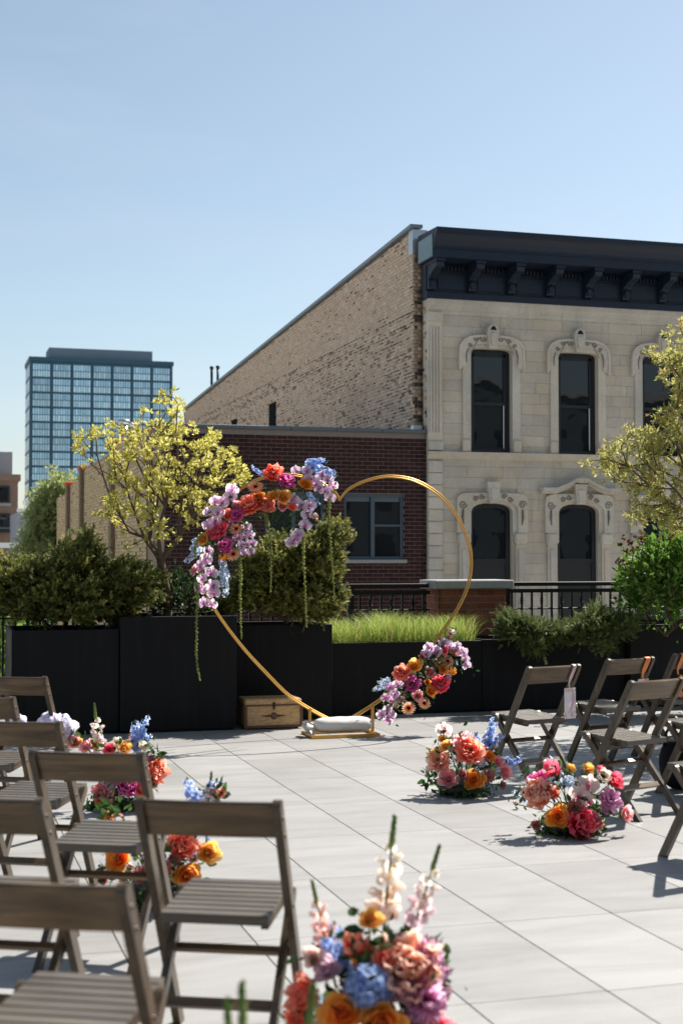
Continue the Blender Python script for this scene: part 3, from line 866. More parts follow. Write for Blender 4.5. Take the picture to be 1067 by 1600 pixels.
def window_lower(cx, pediment):
    zs = LZ1 - .20
    o = arch(cx, HW - .003, LZ0, zs, .197, .8)
    m_ = MB(); m_.ring(arch(cx, HW - .09, LZ0, zs - .02, .14, .8), o, YF + .10, YF + .18)
    zm = 1.42
    m_.box((cx - HW + .05, YF + .105, zm - .04), (cx + HW - .05, YF + .17, zm + .04)); m_.box((cx - HW + .05, YF + .12, LZ0), (cx + HW - .05, YF + .16, zm - .04))
    wn_ = m_.build('window', M['frame_black'], sb)
    m_ = MB(); m_.prism([(x, z_) for x, z_ in arch(cx, HW - .085, zm + .04, zs - .02, .14, .8)], YF + .14, YF + .145); m_.build('pane', M['old_glass'], wn_)
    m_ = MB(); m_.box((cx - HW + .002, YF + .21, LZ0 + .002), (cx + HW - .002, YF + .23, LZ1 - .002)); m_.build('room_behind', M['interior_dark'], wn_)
    m_ = MB(); m_.ring(arch(cx, HW, 1.95, zs, .20, .8), arch(cx, HW + .11, 1.95, zs, .26, .75), YF - .05, YF + .16); sr = m_.build('surround', M['limestone_trim'], sb)
    m_ = MB()
    n_ = len(arch(cx, 1, 0, 0, 1))
    base = arch(cx, HW + .10, 1.98, zs, .25, .75)
    m_.ring(base, arch(cx, HW + .31, 1.98, zs + .06, .34, .30), YF - .095, YF); m_.build('hood', M['limestone_trim'], sr)
    for s_ in (-1, 1):
        x = cx + s_ * (HW + .155)
        m_ = MB(); m_.box((x - .13, YF - .13, 1.76), (x + .13, YF + .02, 1.98), bev=.03); m_.build('capital', M['limestone_trim'], sr)
        m_ = MB(); m_.box((x - .10, YF - .07, LZ0 - .2), (x + .10, YF + .02, 1.76)); m_.box((x - .05, YF - .09, LZ0), (x + .05, YF - .07, 1.66), bev=.012); m_.build('jamb_pilaster', M['limestone_trim'], sr)
        m_ = MB(); m_.box((cx + s_ * (HW + .03) - .028, YF + .02, LZ0), (cx + s_ * (HW + .03) + .028, YF + .15, 1.95)); m_.build('reveal', M['limestone_trim'], sr)
    m_ = MB(); m_.prism([(cx - .09, LZ1 - .01), (cx + .09, LZ1 - .01), (cx + .13, LZ1 + .32), (cx + .15, LZ1 + .42), (cx - .15, LZ1 + .42), (cx - .13, LZ1 + .32)], YF - .17, YF)
    m_.prism([(cx - .055, LZ1 + .04), (cx + .055, LZ1 + .04), (cx + .075, LZ1 + .28), (cx - .075, LZ1 + .28)], YF - .19, YF - .165); m_.build('keystone', M['limestone_trim'], sr)
    m_ = MB()
    for s_ in (-1, 1):
        spiral(m_, cx + s_ * .24, LZ1 + .13, .06, 1.4, s_, YF - .10); spiral(m_, cx + s_ * .37, LZ1 + .08, .06, 1.4, -s_, YF - .10)
        spiral(m_, cx + s_ * (HW + .19), LZ1 - .03, .085, 1.5, s_, YF - .10)
        m_.tube([(cx + s_ * (HW + .19), YF - .10, LZ1 - .13), (cx + s_ * (HW + .20), YF - .10, LZ1 - .28), (cx + s_ * (HW + .18), YF - .10, LZ1 - .44)], [.02, .03, .008], 5)
    tag(m_.build('scroll_carving', M['limestone_shade_grime'], sr, True), kind='stuff')
    if pediment:
        m_ = MB()
        lo = [(cx - HW - .42, LZ1 + .20), (cx - .55, LZ1 + .20), (cx - .30, LZ1 + .30), (cx - .12, LZ1 + .40), (cx + .12, LZ1 + .40), (cx + .30, LZ1 + .30), (cx + .55, LZ1 + .20), (cx + HW + .42, LZ1 + .20)]
        m_.ring(lo, [(x, z_ + .055) for x, z_ in lo], YF - .17, YF); m_.ring([(x, z_ + .05) for x, z_ in lo], [(x, z_ + .12) for x, z_ in lo], YF - .24, YF)
        m_.build('pediment', M['limestone_trim'], sr)
        m_ = MB()
        for i in range(7):
            a = math.pi * (i + .5) / 7; m_.tube([(cx, YF - .20, LZ1 + .42), (cx + .13 * math.cos(a), YF - .21, LZ1 + .42 + .15 * math.sin(a))], [.01, .026], 5)
        m_.build('shell_crest', M['limestone_trim'], sr, True)
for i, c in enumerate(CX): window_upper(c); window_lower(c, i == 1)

# ---- cornice
cz = 6.60
m_ = MB(); m_.profile_x([(YF + .2, cz), (YF - .12, cz), (YF - .12, cz + .13), (YF - .06, cz + .15), (YF - .06, cz + .70), (YF + .2, cz + .70)], XC - .05, XE); corn = m_.build('cornice', M['navy_paint'], sb)
m_ = MB(); m_.profile_x([(YF + .2, cz + .702), (YF - .68, cz + .702), (YF - .68, cz + .86), (YF - .72, cz + .88), (YF - .72, cz + .93), (YF - .76, cz + 1.03), (YF - .84, cz + 1.12), (YF - .90, cz + 1.16), (YF - .90, cz + 1.24), (YF + .2, cz + 1.28)], XC - .12, XE); m_.build('crown_moulding', M['navy_paint'], corn)
m_ = MB(); m_.box((XC - .135, YF - .66, cz + .72), (XC - .122, YF + .15, cz + 1.15)); m_.build('end_flashing', M['verdigris_tin'], corn)
prof = [(YF - .06, cz + .16), (YF - .16, cz + .18), (YF - .20, cz + .28), (YF - .16, cz + .36), (YF - .24, cz + .42), (YF - .42, cz + .50), (YF - .60, cz + .54), (YF - .62, cz + .62), (YF - .55, cz + .70), (YF - .06, cz + .70)]
k = 0; x = XC - .03
while x < XE - .2:
    m_ = MB(); m_.profile_x(prof, x, x + .16)
    m_.box((x + .03, YF - .225, cz + .20), (x + .13, YF - .19, cz + .33)); m_.box((x - .02, YF - .64, cz + .635), (x + .18, YF - .06, cz + .699))
    bk = m_.build('bracket', M['navy_paint'], corn)
    if x + .84 < XE:
        m_ = MB(); x0, x1 = x + .22, x + .78
        m_.box((x0, YF - .085, cz + .20), (x1, YF - .06, cz + .50)); m_.build('frieze_panel', M['navy_paint'], corn)
        m_ = MB()
        for q in range(7): m_.box((x0 + .02 + q * .077, YF - .16, cz + .56), (x0 + .065 + q * .077, YF - .06, cz + .64))
        m_.build('dentil_row', M['navy_paint'], corn)
    x += .845; k += 1

# ================================================================== far buildings
YT = 322.0
tw = empty('office_tower', (0, 0, 0), 0, 'tall blue glass high-rise tower with dark steel grid', 'tower')
tx0, tx1 = onY(46.5, 700, YT).x, onY(269.5, 700, YT).x
tz = onY(158, 561.5, YT).z
m_ = MB(); m_.box((tx0, YT, STREET), (tx1, YT + 14, tz)); m_.build('body', M['tower_steel'], tw)
q0, q1 = onY(77, 550, YT + 3).x, onY(238, 550, YT + 3).x
m_ = MB(); m_.box((q0, YT + 2.5, tz), (q1, YT + 11, onY(158, 546, YT + 2.5).z)); m_.build('penthouse', M['tower_penthouse'], tw)
pw_ = NT('tower_pane'); cpane = pw_.varied(pw_.attr(), .85, 1.15); pw_.set(Base_Color=cpane, Roughness=.18, Metallic=.25, Specular_IOR_Level=.5)
bw = (tx1 - tx0 - .6) / 7; fh = 22.9 * (YT / .9593) / FPX * .955
def tower_window(seed):
    r = np.random.default_rng(seed); m_ = MB(); W_, H_ = bw - .62, fh - .50
    for c in range(7):
        for rr_ in range(2):
            x0, x1 = c * W_ / 7 + .05, (c + 1) * W_ / 7 - .07
            z0, z1 = (0, H_ * .47) if rr_ == 0 else (H_ * .53, H_)
            base = np.array([.52, .76, .90]) if rr_ == 0 else np.array([.42, .66, .82])
            if r.random() < .15: base = base * 1.18
            base = base * r.uniform(.82, 1.08)
            t = r.uniform(-.02, .02)
            m_.add([(x0, t, z0), (x1, -t, z0), (x1, -t, z1), (x0, t, z1)], [(0, 1, 2, 3)], tuple(base))
    return m_.mesh('window', M['tower_pane'])
tms = [tower_window(s_) for s_ in range(6)]
for r in range(12):
    for c in range(7):
        obj('window', tms[random.randrange(6)], tw, (tx0 + .3 + c * bw + .31, YT - .06, tz - 1.3 - (r + 1) * fh + .25))
for r in range(12):
    for c in range(3):
        m_ = MB(); m_.box((tx0 - .05, YT + .7 + c * 4.5, tz - 1.3 - (r + 1) * fh + .4), (tx0 - .02, YT + 4.2 + c * 4.5, tz - 1.3 - r * fh - .35), (.24, .36, .44)); m_.build('side_window', M['tower_pane'], tw)
m_ = MB(); 
for c in range(8): m_.box((tx0 + .3 + c * bw - .22, YT - .35, tz - 13 * fh), (tx0 + .3 + c * bw + .22, YT, tz - .2))
m_.build('pier_fins', M['tower_steel'], tw)
m_ = MB(); m_.box((tx0 - .2, YT - .45, tz - .9), (tx1 + .2, YT + 14.2, tz + .02)); m_.build('roof_edge', M['tower_steel'], tw)

def far_block(name, label, cat, x0, x1, y0, Y, mat, depth=8.0, wins=(), parent=None):
    b = empty(name, (0, 0, 0), 0, label, cat)
    X0, X1 = onY(x0, y0, Y).x, onY(x1, y0, Y).x
    Z1 = onY((x0 + x1) / 2, y0, Y).z
    m_ = MB(); m_.box((X0, Y, STREET), (X1, Y + depth, Z1)); m_.build('wall', M[mat], b)
    for (a, c, d, e) in wins:
        p, q = onY(a, d, Y), onY(c, e, Y)
        m_ = MB(); m_.ring([(p.x + .12, q.z + .12), (p.x + .12, p.z - .12), (q.x - .12, p.z - .12), (q.x - .12, q.z + .12)], [(p.x, q.z), (p.x, p.z), (q.x, p.z), (q.x, q.z)], Y - .12, Y + .02, True)
        m_.box(((p.x + q.x) / 2 - .05, Y - .10, q.z + .12), ((p.x + q.x) / 2 + .05, Y - .02, p.z - .12))
        w_ = m_.build('window', M['frame_black'], b)
        m_ = MB(); m_.box((p.x + .1, Y - .06, q.z + .1), (q.x - .1, Y - .04, p.z - .1)); m_.build('pane', M['window_glass'], w_)
        m_ = MB(); m_.box((p.x - .1, Y - .2, q.z - .2), (q.x + .1, Y - .01, q.z - .01)); m_.build('sill', M['concrete'], w_)
    return b, X0, X1, Z1
b1, a0, a1, zz = far_block('apartment_block', 'distant tan brick apartment block with dark windows and grey upper storey', 'building', -60, 29, 742, 92, 'far_brick', 10,
                           [(-18, 15.5, 759, 786), (-18, 15.5, 802, 824), (-55, -25, 759, 786), (-55, -25, 802, 824)])
m_ = MB(); xx = onY(20, 720, 94).x; m_.box((a0 + 1, 94, zz), (xx, 101, onY(10, 706, 94).z)); m_.build('upper_storey', M['grey_cladding'], b1)
m_ = MB(); m_.box((a0 - .1, 91.8, zz - .35), (a1 + .15, 102, zz + .05)); m_.build('roof_coping', M['far_brick'], b1)
m_ = MB(); m_.box((a0, 91.2, onY(10, 832, 91).z), (a1 - .3, 92, onY(10, 826, 91).z)); m_.build('awning', M['frame_black'], b1)
b2, a0, a1, zz = far_block('low_white_building', 'low white painted building beside the distant tan block', 'building', 30, 105, 800, 80, 'grey_cladding', 8)
m_ = MB(); m_.box((a0 - .1, 79.8, zz), (a1, 80.2, zz + .18)); m_.build('parapet', M['white_paint'], b2)
for k in range(6):
    m_ = MB(); cx_ = a0 + .5 + k * .62
    m_.tube([(cx_ + .26 * math.cos(t * math.pi / 8), 79.9, zz + .48 + .26 * math.sin(t * math.pi / 8)) for t in range(16)], .04, 5, closed=True); m_.build('ring_ornament', M['white_paint'], b2)
m_ = MB(); m_.box((a0 - 4, 79.2, onY(30, 856, 79.2).z), (a1, 80, onY(30, 848, 79.2).z)); m_.build('canopy', M['white_paint'], b2)

b3 = empty('added_reflection_block', (0, 0, 0), 0, 'unseen block added behind the camera for dark reflections in the tall windows', 'building')
for (x0, x1, y0, h_) in ((-22, -4, -30, 16.5), (-3.8, 9, -28, 13.5), (9.2, 17, -31, 15.2), (17.3, 36, -29, 11.9), (36.2, 62, -28.5, 11.3)):  # invented blocks out of view, heights shaped for what the panes mirror
    m_ = MB(); m_.box((x0, y0 - 9, STREET), (x1, y0, h_)); m_.build('wall', M['grey_block'], b3)  # body of an added unseen block
    m_ = MB(); m_.box((x0 - .1, y0 - .2, h_), (x1 + .1, y0 + .25, h_ + .35)); m_.build('cornice', M['concrete'], b3)  # top edge of the added unseen block
    for fx in np.arange(x0 + 1.2, x1 - 1.4, 2.6):
        for fz in np.arange(-2.2, h_ - 2.4, 3.3):
            m_ = MB(); m_.box((fx, y0 - .02, fz), (fx + 1.1, y0 + .04, fz + 1.9)); m_.build('window', M['window_glass'], b3)  # invented window on the added unseen block

# ================================================================== terrace edge: planters, railings, brick pier
def planter(label, x0, x1, y0, y1, h):
    t = empty('planter', ((x0 + x1) / 2, y0, 0), 0, label, 'planter', 'black metal planters')
    cx, w2, d = 0, (x1 - x0) / 2, y1 - y0
    m_ = MB(); th = .035
    m_.box((-w2, 0, .02), (w2, th, h), bev=.004); b = m_.build('front_panel', M['black_planter'], t)
    m_ = MB(); m_.box((-w2, d - th, .02), (w2, d, h), bev=.004); m_.build('back_panel', M['black_planter'], t)
    for s_ in (-1, 1):
        m_ = MB(); xa, xb = sorted((s_ * w2, s_ * (w2 - th))); m_.box((xa, th + .001, .02), (xb, d - th - .001, h - .001), bev=.003); m_.build('side_panel', M['black_planter'], t)
    m_ = MB(); m_.box((-w2 + .03, .03, 0), (w2 - .03, d - .03, .05)); m_.build('base', M['black_metal'], t)
    # soil: an uneven surface
    nx, ny = max(4, int(w2 * 2 / .12)), 6
    V = []; F = []
    for i in range(nx + 1):
        for j in range(ny + 1):
            V.append((-w2 + th + (2 * w2 - 2 * th) * i / nx, th + (d - 2 * th) * j / ny, h - .09 + random.uniform(-.02, .03)))
    for i in range(nx):
        for j in range(ny):
            a = i * (ny + 1) + j; F.append((a, a + ny + 1, a + ny + 2, a + 1))
    m_ = MB(); m_.add(V, F); m_.build('soil', M['soil'], t, True)
    return t
planter('black planter holding the wide spreading yew, beside the railing', .72, 1.612, 12.16, 13.05, .885)
planter('tallest black planter below the yellow tree', 1.618, 2.625, 12.13, 13.05, .99)
planter('black planter behind the wooden chest', 2.632, 3.655, 12.72, 13.5, .875)
planter('long low black planter full of ornamental grass', 3.661, 5.20, 12.87, 13.6, .69)
planter('long low black planter with trailing juniper', 5.206, 6.74, 12.87, 13.6, .70)
planter('black corner planter holding the bright green shrub', 6.75, 9.6, 12.78, 13.8, .825)

def railing(label, x0, x1, Y, top, thirds, name='railing'):
    t = empty(name, ((x0 + x1) / 2, Y, 0), 0, label, 'railing', 'black metal railings')
    w2 = (x1 - x0) / 2
    def bar(nm, z0, z1, th):
        m_ = MB(); m_.box((-w2, -th / 2, z0), (w2, th / 2, z1), bev=.006); m_.build(nm, M['black_metal'], t)
    bar('top_rail', top - .045, top, .06); bar('second_rail', top - .115, top - .075, .045); bar('third_rail', thirds - .018, thirds, .02); bar('bottom_rail', .10, .13, .04)
    for xx in np.arange(-w2, w2 + .01, max(1.6, w2 * 2 / max(1, round(w2 * 2 / 1.6)))):
        m_ = MB(); xx = min(max(xx, -w2 + .03), w2 - .03); m_.box((xx - .03, -.032, -.03), (xx + .03, .032, top - .046)); m_.build('post', M['black_metal'], t)
    b0 = MB(); b0.box((-.010, -.010, .115), (.010, .010, top - .10)); me0 = b0.mesh('baluster', M['black_metal'])
    zk = top - .20
    b0.lathe([(.008, zk - .045), (.021, zk - .02), (.013, zk - .012), (.024, zk), (.013, zk + .012), (.021, zk + .02), (.008, zk + .045)], n=8); me1 = b0.mesh('baluster', M['black_metal'])
    k = 0
    for xx in np.arange(-w2 + .09, w2 - .05, .115):
        obj('baluster', me1 if k % 2 else me0, t, (xx, 0, 0)); k += 1
    return t
railing('black railing behind the ornamental grass, between yew and brick pier', 2.6, 5.06, 13.95, 1.225, .96)
railing('black railing from the brick pier to the bright green shrub', 5.89, 10.6, 13.95, 1.235, .96)
railing('black railing at the terrace corner beyond the spreading yew', -3.6, 1.45, 13.95, 1.05, .92)

pr = empty('brick_pier', (0, 0, 0), 0, 'short red brick pier with flat stone cap in the railing', 'pier')
px0, px1, py0, py1 = 5.10, 5.85, 13.78, 14.16
m_ = MB(); m_.box((px0 + .008, py0 + .008, -.035), (px1 - .008, py1 - .008, 1.165)); m_.build('core', M['mortar_pier'], pr)
m_ = MB(); m_.box((px0 - .06, py0 - .06, 1.17), (px1 + .06, py1 + .06, 1.26), bev=.01); m_.build('cap', M['cap_stone'], pr)
bcache = {}
for (O, U, L_) in (((px0, py0 + .008, 0), 0, px1 - px0), ((px0 + .008, py0, 0), 1, py1 - py0)):
    for (a, b, c, d) in courses(0, L_, .02, 1.165, .2125, .0675, .0105, half=.5):
        key = (round(b - a, 3), U)
        if key not in bcache:
            m_ = MB()
            if U == 0: m_.box((0, -.008, 0), (b - a, .02, d - c), bev=.003)
            else: m_.box((-.008, 0, 0), (.02, b - a, d - c), bev=.003)
            bcache[key] = m_.mesh('brick', M['brick_red'])
        obj('brick', bcache[key], pr, (O[0] + (a if U == 0 else 0), O[1] + (a if U == 1 else 0), c))

# ================================================================== plants
def frames(D, r):
    """rotation matrices (n,3,3) whose y axis is D, with random roll"""
    D = D / np.linalg.norm(D, axis=1, keepdims=True)
    a = r.normal(size=D.shape); x = np.cross(D, a); x /= np.linalg.norm(x, axis=1, keepdims=True) + 1e-9
    z = np.cross(x, D)
    return np.stack([x, D, z], axis=2)
def scatter(name, TV, TF, P, D, S, cols, mat, r, smooth=False):
    """many copies of a small template (along +y) as one mesh; cols (n,3) or (n,k,3)"""
    TV = np.asarray(TV, dtype=np.float32); n, k = len(P), len(TV)
    Mx = frames(np.asarray(D, dtype=np.float64), r)
    V = np.einsum('nij,kj->nki', Mx, TV) * np.asarray(S)[:, None, None] + np.asarray(P)[:, None, :]
    TF = [np.asarray(f) for f in (TF if isinstance(TF, list) else [TF])]
    F = [(f[None] + (np.arange(n) * k)[:, None, None]).reshape(-1, f.shape[1]) for f in TF]
    cols = np.asarray(cols, dtype=np.float32)
    if cols.ndim == 2: cols = np.repeat(cols[:, None, :], k, axis=1)
    return mesh_np(name, V.reshape(-1, 3), F, mat, cols.reshape(-1, 3), smooth)
# templates: folded leaf, cluster of leaves, needle sprig, feathery sprig
LEAF_V = [(0, 0, 0), (-.24, .35, .06), (.24, .35, .06), (0, .4, 0), (-.17, .75, .03), (.17, .75, .03), (0, .75, -.03), (0, 1, -.09)]
LEAF_F = [np.array([(0, 3, 1), (0, 2, 3), (4, 6, 7), (6, 5, 7)]), np.array([(1, 3, 6, 4), (3, 2, 5, 6)])]
def cluster_template(n, seed, spread=.8, L=1.0, wid=.3):
    r = random.Random(seed); V = []; F = []
    for i in range(n):
        a = 2 * math.pi * i / n + r.uniform(-.3, .3); el = r.uniform(.15, 1.2) if i else 1.5
        d = Vector((math.cos(a) * math.cos(el), math.sin(el), math.sin(a) * math.cos(el)))
        s_ = d.orthogonal().normalized(); s_.rotate(Matrix.Rotation(r.uniform(0, 6.28), 3, d)); u = d.cross(s_)
        l = L * r.uniform(.7, 1.1); b = len(V)
        V += [d * 0, d * l * .5 + s_ * wid * l + u * .06 * l, d * l * .5 - s_ * wid * l + u * .06 * l, d * l]
        F += [(b, b + 1, b + 3, b + 2)]
    return np.array([tuple(v) for v in V]), np.array(F)
def sprig_template(n, seed, nl=.5, nw=.07, flat=False):
    r = random.Random(seed); V = []; F = []
    for i in range(n):
        t = .08 + .92 * i / n
        a = r.uniform(0, 6.28) if not flat else (0 if i % 2 else math.pi) + r.uniform(-.4, .4)
        d = Vector((math.cos(a) * .8, .65, math.sin(a) * .8)).normalized(); p = Vector((0, t, 0))
        s_ = d.cross(Vector((0, 1, .3))).normalized(); l = nl * (1.05 - .55 * t) * r.uniform(.8, 1.2); b = len(V)
        V += [p - s_ * nw, p + s_ * nw, p + d * l]
        F += [(b, b + 1, b + 2)]
    V += [Vector((-.02, 0, 0)), Vector((.02, 0, 0)), Vector((0, 1, 0))]; F.append((len(V) - 3, len(V) - 2, len(V) - 1))
    return np.array([tuple(v) for v in V]), np.array(F)

def grow(bases, targets, r, k=.35, seg=.12, wob=.02):
    """connect target points to the growing skeleton (nearest node, with a price on path length)"""
    P = [np.mean([np.array(b, dtype=float) for b in bases], axis=0) - np.array((0, 0, .08))] + [np.array(b, dtype=float) for b in bases]; par = [-1] + [0] * len(bases); plen = [9.0] + [0.0] * len(bases)
    c = np.mean(P, axis=0)
    order = np.argsort(np.linalg.norm(np.array(targets) - c, axis=1))
    tips = []
    for ti in order:
        t = np.array(targets[ti]); A = np.array(P)
        dd = np.linalg.norm(A - t, axis=1)
        j = int(np.argmin(dd + k * np.array(plen)))
        n = max(1, int(dd[j] / seg)); cur = j; a = A[j].copy(); L = dd[j]
        for q in range(1, n + 1):
            f = q / n
            p = a * (1 - f) + t * f
            if q < n: p = p + r.normal(size=3) * wob * min(1.0, L * 2); p[2] += .10 * L * math.sin(math.pi * f) * (1 if L > .3 else .3)
            P.append(p); par.append(cur); plen.append(plen[cur] + L / n); cur = len(P) - 1
        tips.append(cur)
    w_ = np.zeros(len(P))
    for t in tips: w_[t] += 1
    for i in range(len(P) - 1, -1, -1):
        if par[i] >= 0: w_[par[i]] += w_[i]
    return np.array(P), par, np.maximum(w_, 1), tips
def skeleton_mesh(name, P, par, wt, r0, mat, pw=.5, n=5, rmax=1.0):
    rad = np.minimum(r0 * wt ** pw, rmax)
    idx = [i for i in range(len(P)) if par[i] >= 0]
    A = P[[par[i] for i in idx]]; B = P[idx]; D = B - A
    L = np.linalg.norm(D, axis=1, keepdims=True) + 1e-9; D = D / L
    X = np.cross(D, np.array((.31, .17, .93))); X /= np.linalg.norm(X, axis=1, keepdims=True) + 1e-9; Y = np.cross(D, X)
    ra = np.minimum(rad[[par[i] for i in idx]], rad[idx] * 1.5); rb_ = rad[idx]
    V = []
    for (C, rr_) in ((A - D * .2 * rb_[:, None], ra), (B, rb_)):
        for q in range(n):
            a = 2 * math.pi * q / n
            V.append(C + (X * math.cos(a) + Y * math.sin(a)) * rr_[:, None])
    V = np.stack(V, axis=1)
    f = np.array([(q, (q + 1) % n, n + (q + 1) % n, n + q) for q in range(n)])
    F = (f[None] + (np.arange(len(idx)) * 2 * n)[:, None, None]).reshape(-1, 4)
    return mesh_np(name, V.reshape(-1, 3), F, mat, None, True)
def in_poly(x, y, poly):
    c = False; j = len(poly) - 1
    for i in range(len(poly)):
        xi, yi = poly[i]; xj, yj = poly[j]
        if (yi > y) != (yj > y) and x < (xj - xi) * (y - yi) / (yj - yi) + xi: c = not c
        j = i
    return c
def poly_targets(poly, n, depth, thick, r, density=None):
    xs = [p[0] for p in poly]; ys = [p[1] for p in poly]; out = []
    cx = (min(xs) + max(xs)) / 2; hw = (max(xs) - min(xs)) / 2
    while len(out) < n:
        x, y = r.uniform(min(xs), max(xs)), r.uniform(min(ys), max(ys))
        if not in_poly(x, y, poly): continue
        if density is not None and r.random() > density(x, y): continue
        e = math.sqrt(max(.08, 1 - ((x - cx) / hw) ** 2))
        out.append(np.array(at(x, y, depth + r.uniform(-1, 1) * thick * e)))
    return out
def lump_targets(lumps, n, depth, thick, r, shell=.55):
    """points in the outer shell of flattened ellipsoids (px centre, px radii)"""
    out = []; wts = np.array([l[2] * l[3] for l in lumps], dtype=float); wts /= wts.sum()
    while len(out) < n:
        l = lumps[r.choice(len(lumps), p=wts)]
        d = r.normal(size=3); d /= np.linalg.norm(d); q = r.uniform(shell, 1) 
        if d[1] > .55 and r.random() < .6: continue
        dz = l[4] if len(l) > 4 else 0
        out.append(np.array(at(l[0] + d[0] * l[2] * q, l[1] + d[1] * l[3] * q, depth + dz + d[2] * thick * q)))
    return out
def plant(name, label, cat, base, bases, targets, r, leaf, per, size, cols, mat, bark, r0, spread=.06, up=.4, k=.35, seg=.12, wob=.02,
          pw=.5, rmax=.05, group=None, crown='crown', outw=.7, tipsfrac=1.0, along=0):
    root = empty(name, tuple(base), 0, label, cat, group)
    P, par, wt, tips = grow(bases, targets, r, k, seg, wob)
    B = np.array(base)
    obj('trunk', skeleton_mesh('trunk', P - B, par, wt, r0, M[bark], pw, 5, rmax), root)
    TV, TF = leaf
    pos = []; dr = []
    c = np.mean(np.array(targets), axis=0)
    anchors = [P[t] for t in tips]; pdir = [P[t] - P[par[t]] for t in tips]
    if along:
        for t in tips:
            q = t
            for _ in range(along):
                q = par[q]
                if q < 0 or wt[q] > 6: break
                anchors.append(P[q]); pdir.append(P[t] - P[q])
    for a, pd in zip(anchors, pdir):
        for _ in range(per):
            o = (a - c); o = o / (np.linalg.norm(o) + 1e-6); pdn = pd / (np.linalg.norm(pd) + 1e-6)
            d = pdn * .5 + o * outw + np.array((0, 0, up)) + r.normal(size=3) * .55
            pos.append(a + r.normal(size=3) * spread - B); dr.append(d)
    n = len(pos)
    sz = size * r.uniform(.7, 1.25, n)
    t = r.random((n, 1)); ca, cb = np.array(cols[0]), np.array(cols[1])
    cc = ca * (1 - t) + cb * t
    if len(cols) > 2:
        q = r.random(n) < .06; cc[q] = np.array(cols[2])
    co_ = obj(crown, scatter(crown, TV, TF, np.array(pos), np.array(dr), sz, cc, M[mat], r), root)
    if crown == 'seed_heads': tag(co_, kind='stuff')
    return root

r1 = np.random.default_rng(11)
# spreading yews
SPR = sprig_template(14, 3, .40, .085)
yb = onY(112, 990, 12.55)
def yew_bases(px, n, depth, y=992, w_=22):
    return [np.array(at(px + r1.uniform(-w_, w_), y, depth + r1.uniform(-.12, .12))) for _ in range(n)]
plant('yew_shrub', 'wide spreading dark green yew with a pointed top at the terrace corner', 'shrub', at(112, 993, 12.5), yew_bases(112, 6, 12.5),
      lump_targets([(40, 900, 70, 20), (122, 872, 38, 22), (130, 850, 12, 16), (195, 905, 50, 24), (110, 915, 110, 34), (105, 958, 95, 18), (55, 935, 70, 24), (222, 930, 34, 20), (-30, 905, 60, 34), (160, 945, 60, 20)], 620, 12.5, .42, r1, .62), r1,
      SPR, 9, .100, [(.06, .08, .020), (.26, .27, .068), (.42, .38, .11)], 'needle', 'bark_brown', .0022, .026, .35, .25, .09, .012, .45, .022, crown='needles', along=1)
plant('yew_shrub', 'rounded olive green yew behind the hanging flower strands', 'shrub', at(455, 984, 13.1), yew_bases(455, 6, 13.1, 984),
      lump_targets([(440, 885, 58, 44), (520, 838, 26, 16), (400, 925, 34, 28), (485, 935, 50, 28), (354, 948, 14, 14), (500, 885, 30, 26), (430, 930, 52, 32), (490, 860, 22, 18)], 520, 13.1, .36, r1, .62), r1,
      SPR, 9, .098, [(.07, .09, .022), (.29, .28, .07), (.44, .39, .12)], 'needle', 'bark_brown', .0022, .026, .35, .25, .09, .012, .45, .022, crown='needles', along=1)
# low dark evergreen filling beneath the yellow tree
plant('evergreen_shrub', 'low dark evergreen at the foot of the yellow tree', 'shrub', at(285, 968, 12.75), yew_bases(285, 4, 12.75, 968, 30),
      lump_targets([(290, 930, 45, 34), (330, 925, 26, 30), (255, 950, 26, 16)], 120, 12.75, .25, r1, .6), r1,
      (LEAF_V, LEAF_F), 9, .055, [(.012, .028, .010), (.05, .09, .025)], 'leaf', 'bark_brown', .0022, .035, .35, .3, .09, .012, .45, .012, crown='leaves')
# yellow-leaved tree with several stems
poly = [(120, 676), (152, 650), (178, 664), (205, 672), (232, 628), (250, 607), (285, 612), (292, 640), (280, 668), (320, 672), (352, 680), (378, 715), (386, 745), (372, 768), (338, 790), (325, 812), (300, 835), (268, 850),
        (240, 842), (205, 855), (180, 838), (150, 820), (142, 805), (165, 780), (175, 745), (140, 735), (122, 705)]
def ydens(x, y):
    if x < 175: return .30
    if y > 800: return .35
    if y < 665: return .55
    return 1.0
tb = [np.array(at(px, 972, 12.6)) for px in (254, 262, 268, 278)]
CL = cluster_template(8, 5, .8, 1.0, .21)
plant('yellow_tree', 'multi-stemmed tree with fresh yellow leaves in the tallest planter', 'tree', at(266, 975, 12.6), tb, poly_targets(poly, 290, 12.6, .5, r1, ydens), r1,
      CL, 4, .046, [(.42, .39, .075), (.74, .68, .22), (.34, .33, .07)], 'leaf', 'bark_grey', .0028, .025, .5, .60, .14, .022, .46, .04)
# tree reaching in from the side, trunk out of the picture
poly = [(908, 716), (940, 700), (962, 694), (985, 676), (1010, 660), (1030, 648), (1050, 640), (1060, 615), (1040, 600), (1022, 606), (1020, 590), (1050, 575), (1030, 562), (1005, 556), (1020, 540), (1045, 536), (1034, 516), (1050, 506), (1080, 512), (1150, 470),
        (1300, 480), (1380, 600), (1350, 760), (1200, 830), (1080, 822), (1050, 840), (1020, 812), (998, 820), (985, 795), (1000, 770), (975, 758), (940, 740)]
CL2 = cluster_template(6, 9, .8, 1.0, .17)
tb = [np.array(at(1190, 985, 12.4)), np.array(at(1196, 985, 12.5))]
plant('leafy_tree', 'tree with pale yellow-green leaves reaching in over the bright shrub', 'tree', at(1193, 985, 12.45), tb, poly_targets(poly, 950, 12.3, .7, r1), r1,
      CL2, 7, .052, [(.33, .32, .08), (.58, .55, .19), (.45, .31, .12)], 'leaf', 'bark_grey', .0032, .035, .1, .55, .14, .02, .46, .06)
